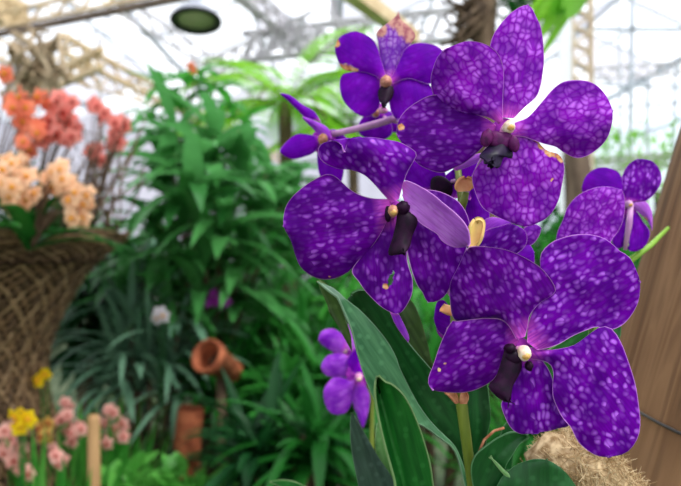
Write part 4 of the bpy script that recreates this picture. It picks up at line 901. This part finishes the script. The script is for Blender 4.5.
# terracotta pots
terra = plain('terracotta', (.20, .050, .022), (.38, .115, .05), 30, .75, .2, bump=.2)
pt = thing('terracotta_pot', P(209, 357, 1.92), 'round terracotta pot tilted on its side, mouth showing, among strap leaves', 'pot')
ax = Vector((-.38, -.75, .48)); m = MB(); pr = .051
m.lathe(P(209, 357, 1.92), [(pr*.72, -.15), (pr*.98, -.02), (pr*1.12, -.018), (pr*1.12, .018), (pr*.92, .018), (pr*.90, -.02), (pr*.66, -.14), (.001, -.14)], 32, axis=ax); m.build('body', terra, pt)
m = MB(); m.lathe(P(209, 357, 1.92), [(.001, -.06), (pr*.5, -.055), (pr*.85, -.06)], 24, axis=ax); m.build('soil', plain('pot_soil', (.03, .015, .01), (.10, .05, .03), 60, .9, .1), pt)
m = MB(); q0 = P(209, 357, 1.92)+Vector((.02, .10, -.09)); m.tube([Vector((q0.x, q0.y, 0)), q0], .018, 8)
tag(m.build('support_pole', G['bark'], None, origin=Vector((q0.x, q0.y, 0))), 'dark pole holding up the tilted terracotta pot', 'pole')
pp = thing('clay_pipe', Vector((P(187, 0, 1.95).x, 1.95, 0)), 'standing orange terracotta pipe behind the bright ground cover', 'clay pipe')
m = MB(); c0 = Vector((P(185, 0, 1.95).x, 1.95, 0)); c1 = P(188, 408, 1.95)
m.tube([c0, c0.lerp(c1, .6), c0.lerp(c1, .86), c1+Vector((.01, .0, 0))], [.046, .045, .044, .042], 24, caps=False); m.build('body', terra, pp)

# hanging fern and trunks, upper right
hb = P(600, -30, 1.35)
hf = thing('hanging_fern', hb, 'hanging plant with broad bright lime leaves right of the pointed top sepal', 'fern'); m = MB(); rr_ = random.Random(8)
for (x, y, l, w_) in [(552, 2, .16, .035), (540, 18, .15, .03), (548, 22, .17, .035), (556, 10, .15, .035), (570, 16, .12, .035), (535, 8, .17, .03), (575, 4, .12, .04), (545, 45, .18, .022), (552, 34, .15, .03), (585, 12, .10, .03), (546, 62, .2, .018), (588, 2, .1, .035), (560, 22, .1, .045), (534, 34, .1, .035), (574, 24, .1, .04)]:
    e = P(x, y, 1.35+rr_.uniform(-.06, .06)); d = e-hb
    m.leaf(hb, d+Vector((0, 0, .05)), (0, 0, 1), d.length*1.08, w_*1.25, .25, 10, .2, 'strap', sidev=(-d.z, .5*d.length, d.x))
m.build('foliage', G['lime'], hf)
m = MB(); m.tube([hb, hb+Vector((0, 0, .9))], .003, 6); m.blob(hb, .05, .05, .04, amp=.3, freq=3); m.build('root_ball', G['bark'], hf)
tr = thing('brown_tree', Vector((P(486, 0, 3.0).x, 3.0, 0)), 'brown tree trunk with forking dark branches, behind the pointed top sepal', 'tree'); m = MB()
b0 = Vector((P(486, 0, 3.0).x, 3.0, 0)); m.tube([b0, b0+Vector((.02, 0, 1)), P(488, 100, 3.0), P(484, 30, 3.0), P(488, -30, 3.0), P(492, -90, 3.0)], [.10, .085, .065, .06, .058, .055], 14)
m.build('trunk', plain('bark_pale', (.10, .065, .04), (.26, .18, .12), 16, .85, .15, (1, 1, .3), bump=.5), tr)
m = MB(); r = random.Random(14)
for i in range(46):
    a = P(rv(r, 474, 492), rv(r, -20, 50), 3.0+rv(r, -.05, .05)); b = P(rv(r, 440, 476), rv(r, -25, 58), 3.0+rv(r, -.2, .2)); q = (a+b)/2+Vector((0, 0, rv(r, -.06, .06)))
    m.tube([a*(1-u)**2+q*2*u*(1-u)+b*u*u for u in [k/6 for k in range(7)]], [rv(r, .010, .018)*(1-.08*k) for k in range(7)], 6)
m.build('branch', G['bark'], tr)
m = MB()
for i in range(70):
    c = P(rv(r, 500, 535), rv(r, -30, 20), 3.1+rv(r, -.2, .2)); m.leaf(c, (rv(r, -1, 1), rv(r, -1, 1), rv(r, -.6, .6)), (0, 0, 1), .12, .05, .5, 4, .2)
m.build('foliage', G['deep'], tr)
t2 = Vector((P(578, 0, 2.6).x, 2.6, 0)); m = MB(); m.tube([t2, P(584, 300, 2.6), P(582, 230, 2.6), P(580, 190, 2.6), P(576, 158, 2.6), P(574, 130, 2.6), P(572, 112, 2.6)], [.09, .08, .072, .065, .055, .04, .02], 12)
tag(m.build('bare_trunk', plain('bark_grey', (.09, .06, .045), (.24, .17, .12), 18, .85, .15, (1, 1, .3), bump=.5), None, origin=t2), 'bare leaning brown trunk to the left of the smaller purple bloom', 'trunk')

# ================================================================== GREENHOUSE
YB = 18.0; XW = 9.0; RZ = 4.6
m = MB(); nx_, ny_ = 40, 40; vs = []
for i in range(nx_+1):
    for j in range(ny_+1):
        x = -XW+2*XW*i/nx_; y = -4+(YB+4)*j/ny_; vs.append((x, y, .03*noise.noise(Vector((x, y, 0)))-.02))
m.add(vs, [(i*(ny_+1)+j, (i+1)*(ny_+1)+j, (i+1)*(ny_+1)+j+1, i*(ny_+1)+j+1) for i in range(nx_) for j in range(ny_)])
tag(m.build('floor', plain('ground_moss', (.06, .09, .05), (.14, .17, .10), 3, .95, .1, bump=.6)), kind='structure')
filmA = film('roof_film', (.80, .82, .87), .56); filmB = film('wall_film', (.80, .88, .97), .66); filmC = film('roof_film_dusty', (.54, .54, .60), .48)
# ceiling: ridge-and-furrow bays of film between rafters
m = MB(); bay = 3.0; k = 0
ys = [-4+1.5*i for i in range(16)]
for b_ in range(6):
    x0 = -9+b_*bay; xm = x0+bay/2; x1 = x0+bay
    for j in range(len(ys)-1):
        ya, yb = ys[j], min(ys[j+1], YB)
        if ya >= YB: continue
        m.add([(x0, ya, RZ), (xm, ya, RZ+.7), (xm, yb, RZ+.7), (x0, yb, RZ)], [(0, 1, 2, 3)], (b_*7+j*3) % 5 == 0)
        m.add([(xm, ya, RZ+.7), (x1, ya, RZ), (x1, yb, RZ), (xm, yb, RZ+.7)], [(0, 1, 2, 3)], (b_*5+j*2) % 4 == 0)
m.m = [int(x) for x in m.m]
tag(m.build('ceiling', [filmA, filmC], smooth=False), kind='structure')
def wall(name, a, b, mat, mat2=None):
    m = MB(); a = Vector(a); b = Vector(b); n = 12
    for i in range(n):
        p, q = a.lerp(b, i/n), a.lerp(b, (i+1)/n)
        m.add([p, q, q+Vector((0, 0, RZ+.75)), p+Vector((0, 0, RZ+.75))], [(0, 1, 2, 3)], int(bool(mat2) and p.x < .5))
    tag(m.build(name, [mat, mat2 or mat], smooth=False), kind='structure')
filmD = film('wall_netting', (.60, .58, .66), .42, 1.2)
wall('wall_back', (-XW, YB, 0), (XW, YB, 0), filmB, filmD); wall('wall_left', (-XW, -4, 0), (-XW, YB, 0), filmB, filmD); wall('wall_right', (XW, -4, 0), (XW, YB, 0), filmB)
cream = plain('truss_cream', (.58, .41, .22), (.78, .60, .36), 6, .6, .3); grey = plain('truss_grey', (.50, .48, .50), (.70, .68, .70), 6, .6, .3); dark = plain('beam_brown', (.10, .07, .05), (.2, .14, .10), 8, .6, .3); palem = plain('mullion', (.48, .52, .58), (.62, .66, .72), 5, .6, .3); rust = plain('truss_tan', (.55, .42, .28), (.76, .64, .48), 6, .65, .2)
tn = [0]
def bar(m, a, b, w_, h_=None, mi=0):
    a = Vector(a); b = Vector(b); h_ = h_ or w_; d = b-a; R = d.to_track_quat('X', 'Z').to_matrix(); m.box((a+b)/2, d.length, w_, h_, R, mi)
def truss(a, b, h, n, w_, mat, depth=0, up=(0, 0, 1), chord=None, web=None):
    a = Vector(a); b = Vector(b); up = Vector(up).normalized()*h; tn[0] += 1; m = MB(); ch = chord or w_; wb = web or w_*.8
    d = (b-a).normalized(); sd = d.cross(up).normalized()*depth
    for off in ([Vector((0, 0, 0)), sd] if depth else [Vector((0, 0, 0))]):
        bar(m, a+off, b+off, ch); bar(m, a+up+off, b+up+off, ch)
        for i in range(n):
            p, q = a.lerp(b, i/n)+off, a.lerp(b, (i+1)/n)+off; mid = (p+q)/2+up
            bar(m, p, mid, wb); bar(m, mid, q, wb)
    if depth:
        for i in range(n):
            p, q = a.lerp(b, i/n), a.lerp(b, (i+1)/n)
            bar(m, p, q+sd, wb)
            bar(m, p+up, p+up+sd, wb)
    tag(m.build('trim_%d' % tn[0], mat, smooth=False), kind='structure')
def beam(a, b, w_, h_, mat):
    tn[0] += 1; m = MB(); bar(m, a, b, w_, h_); tag(m.build('trim_%d' % tn[0], mat, smooth=False), kind='structure')
HT = 1.9
def PH(px, py, h=HT):   # point at height h above the eye that shows at this place
    return P(px, py, h*F/(243-py))
def ext(a, b, f0, f1): a, b = Vector(a), Vector(b); return a+(a-b)*f0, b+(b-a)*f1
# long girder running away through the house and the dark-flanged cross girder above
a, b = PH(62, 52), PH(285, 165); truss(a, b, .17, 15, .03, cream, 0, chord=.05)
a, b = ext(PH(20, 30), PH(175, -1), .6, .8); beam(a, b, .05, .045, dark); truss(a+Vector((0, 0, .06)), b+Vector((0, 0, .06)), .13, 14, .025, cream, 0)
a, b = ext(PH(30, 98, 1.3), PH(97, 69, 1.3), .1, .05); truss(a, b, .13, 5, .03, cream, 0, chord=.045)
# curved bracket
tn[0] += 1; m = MB()
for R_ in (.30, .42):
    c = P(62, 98, 5.4)
    for i in range(10):
        q0, q1 = math.pi*(.15+.75*i/10), math.pi*(.15+.75*(i+1)/10)
        bar(m, c+Vector((math.cos(q0)*R_*.9, 0, math.sin(q0)*R_*.7)), c+Vector((math.cos(q1)*R_*.9, 0, math.sin(q1)*R_*.7)), .035)
tag(m.build('trim_%d' % tn[0], cream, smooth=False), kind='structure')
# grey roof girders further off
a, b = ext(PH(138, 25, 2.6), PH(215, 72, 2.6), .3, 1.2); truss(a, b, .22, 10, .03, grey, 0)
a, b = ext(PH(205, 78, 2.5), PH(300, 38, 2.5), .2, .1); truss(a, b, .25, 8, .035, grey, 0)
a, b = ext(PH(240, 2, 2.7), PH(300, 52, 2.7), .5, .3); truss(a, b, .22, 9, .035, grey, .1)
a, b = ext(PH(262, 60, 2.4), PH(440, 42, 2.4), .1, .6); truss(a, b, .35, 13, .04, grey, .1)
a, b = ext(PH(365, 2, 2.2), PH(397, 26, 2.2), .5, .6); beam(a, b, .14, .14, cream)
a, b = ext(PH(0, 60, 2.3), PH(120, 95, 2.3), .2, .8); truss(a, b, .25, 10, .035, rust, 0)
a, b = ext(PH(0, 22, 2.1), PH(16, 28, 2.1), 1, .2); truss(a, b, .2, 6, .06, cream, .1)
a, b = PH(330, 12, 2.9), PH(360, 90, 2.9); truss(a, b, .3, 11, .04, grey, 0)
# roof ribs: rafters and purlins under the film
tn[0] += 1; m = MB()
for b_ in range(7):
    x0 = -9+b_*bay; bar(m, (x0, -4, RZ-.04), (x0, YB, RZ-.04), .07)
    if b_ < 6:
        bar(m, (x0+bay/2, -4, RZ+.66), (x0+bay/2, YB, RZ+.66), .05)
        for y in ys:
            if y < YB: bar(m, (x0, y, RZ-.03), (x0+bay/2, y, RZ+.67), .035); bar(m, (x0+bay/2, y, RZ+.67), (x0+bay, y, RZ-.03), .035)
tag(m.build('trim_%d' % tn[0], palem, smooth=False), kind='structure')
# posts
for (px, py, Y, w_) in [(18, 0, 5.9, .055), (100, 0, 9.5, .06), (250, 0, 13, .08), (330, 0, 15, .08)]:
    x = P(px, 0, Y).x; beam((x, Y, 0), (x, Y, RZ), w_, w_, grey)
# lattice column at right and its neighbour sheet
YC = 5.2
xa, xb = P(573, 0, YC).x, P(592, 0, YC).x
truss((xa, YC, 0), (xa, YC, RZ), xb-xa, 30, .022, rust, .05, up=(1, 0, 0))
m = MB(); m.box(((P(559, 0, YC).x+P(571, 0, YC).x)/2, YC, RZ/2), P(571, 0, YC).x-P(559, 0, YC).x, .02, RZ); tn[0] += 1
tag(m.build('trim_%d' % tn[0], plain('white_sheet', (.78, .80, .84), (.88, .9, .93), 3, .5, .3), smooth=False), kind='structure')
# right-hand bay: glazing bars, truss and gutter
YR = 7.5
def R_(px, py): return P(px, py, YR)
for (p, q, w_) in [((618, -60), (622, 250), .025), ((633, -60), (629, 250), .045), ((648, 78), (647, 250), .035), ((590, 29), (740, 30), .045), ((597, 49), (634, 28), .035), ((600, 110), (634, 76), .03), ((590, 84), (740, 90), .035), ((600, 108), (740, 99), .03), ((676, 60), (670, 250), .03)]:
    beam(R_(*p), R_(*q), w_, w_, palem)
truss(R_(590, 80), R_(760, 68), .15, 11, .03, grey, 0)
for dy in (0, 5, 11):
    beam(P(580, 161+dy, 6.2), P(760, 147+dy, 6.2), .04, .035, plain('gutter%d' % dy, (.20, .25, .15), (.36, .41, .28), 5, .6, .3))
for i, (px, lb) in enumerate([(606, 'nearest the lattice column'), (636, 'in the middle of the row'), (664, 'nearest the wooden post')]):
    Y = 6.9; x = P(px, 0, Y).x
    bush('shelf_plant', 'pale sunlit leafy plant beyond the gutter rails, '+lb, Vector((x, Y, 0)), P(0, 112+4*i, Y).z, .22, .2, 420, .12, 'lime', 130+i, 'plant')
# pendant lamp
lc = P(196, 20, 3.0); lamp = thing('pendant_lamp', lc, 'round grey pendant lamp with dark rim, unlit, hanging from the roof above the leafy tree', 'lamp')
ax = Vector((-.05, .16, 1)); rl = .128
m = MB(); m.lathe(lc, [(rl*.98, 0), (rl*.9, .02), (rl*.62, .055), (rl*.34, .08), (rl*.25, .10), (rl*.25, .16), (.001, .17)], 36, axis=ax); m.build('lamp_shade', plain('lamp_grey', (.30, .32, .38), (.40, .42, .48), 10, .4, .5), lamp)
m = MB(); m.lathe(lc, [(rl*.98, .002), (rl*1.02, -.004), (rl*1.0, -.014), (rl*.76, -.010), (rl*.72, .004)], 36, axis=ax); m.build('rim', plain('lamp_rim', (.012, .014, .016), (.03, .03, .034), 10, .4, .5), lamp)
m = MB(); m.lathe(lc, [(rl*.74, .002), (rl*.5, -.010), (rl*.25, -.015), (.001, -.016)], 36, axis=ax); m.build('diffuser', plain('lamp_diffuser', (.40, .40, .24), (.54, .53, .34), 8, .5, .4), lamp)
m = MB(); m.tube([lc+Vector((-.008, .027, .16)), Vector((lc.x, lc.y+.02, RZ))], .006, 8); m.build('cord', G['bark'], lamp)
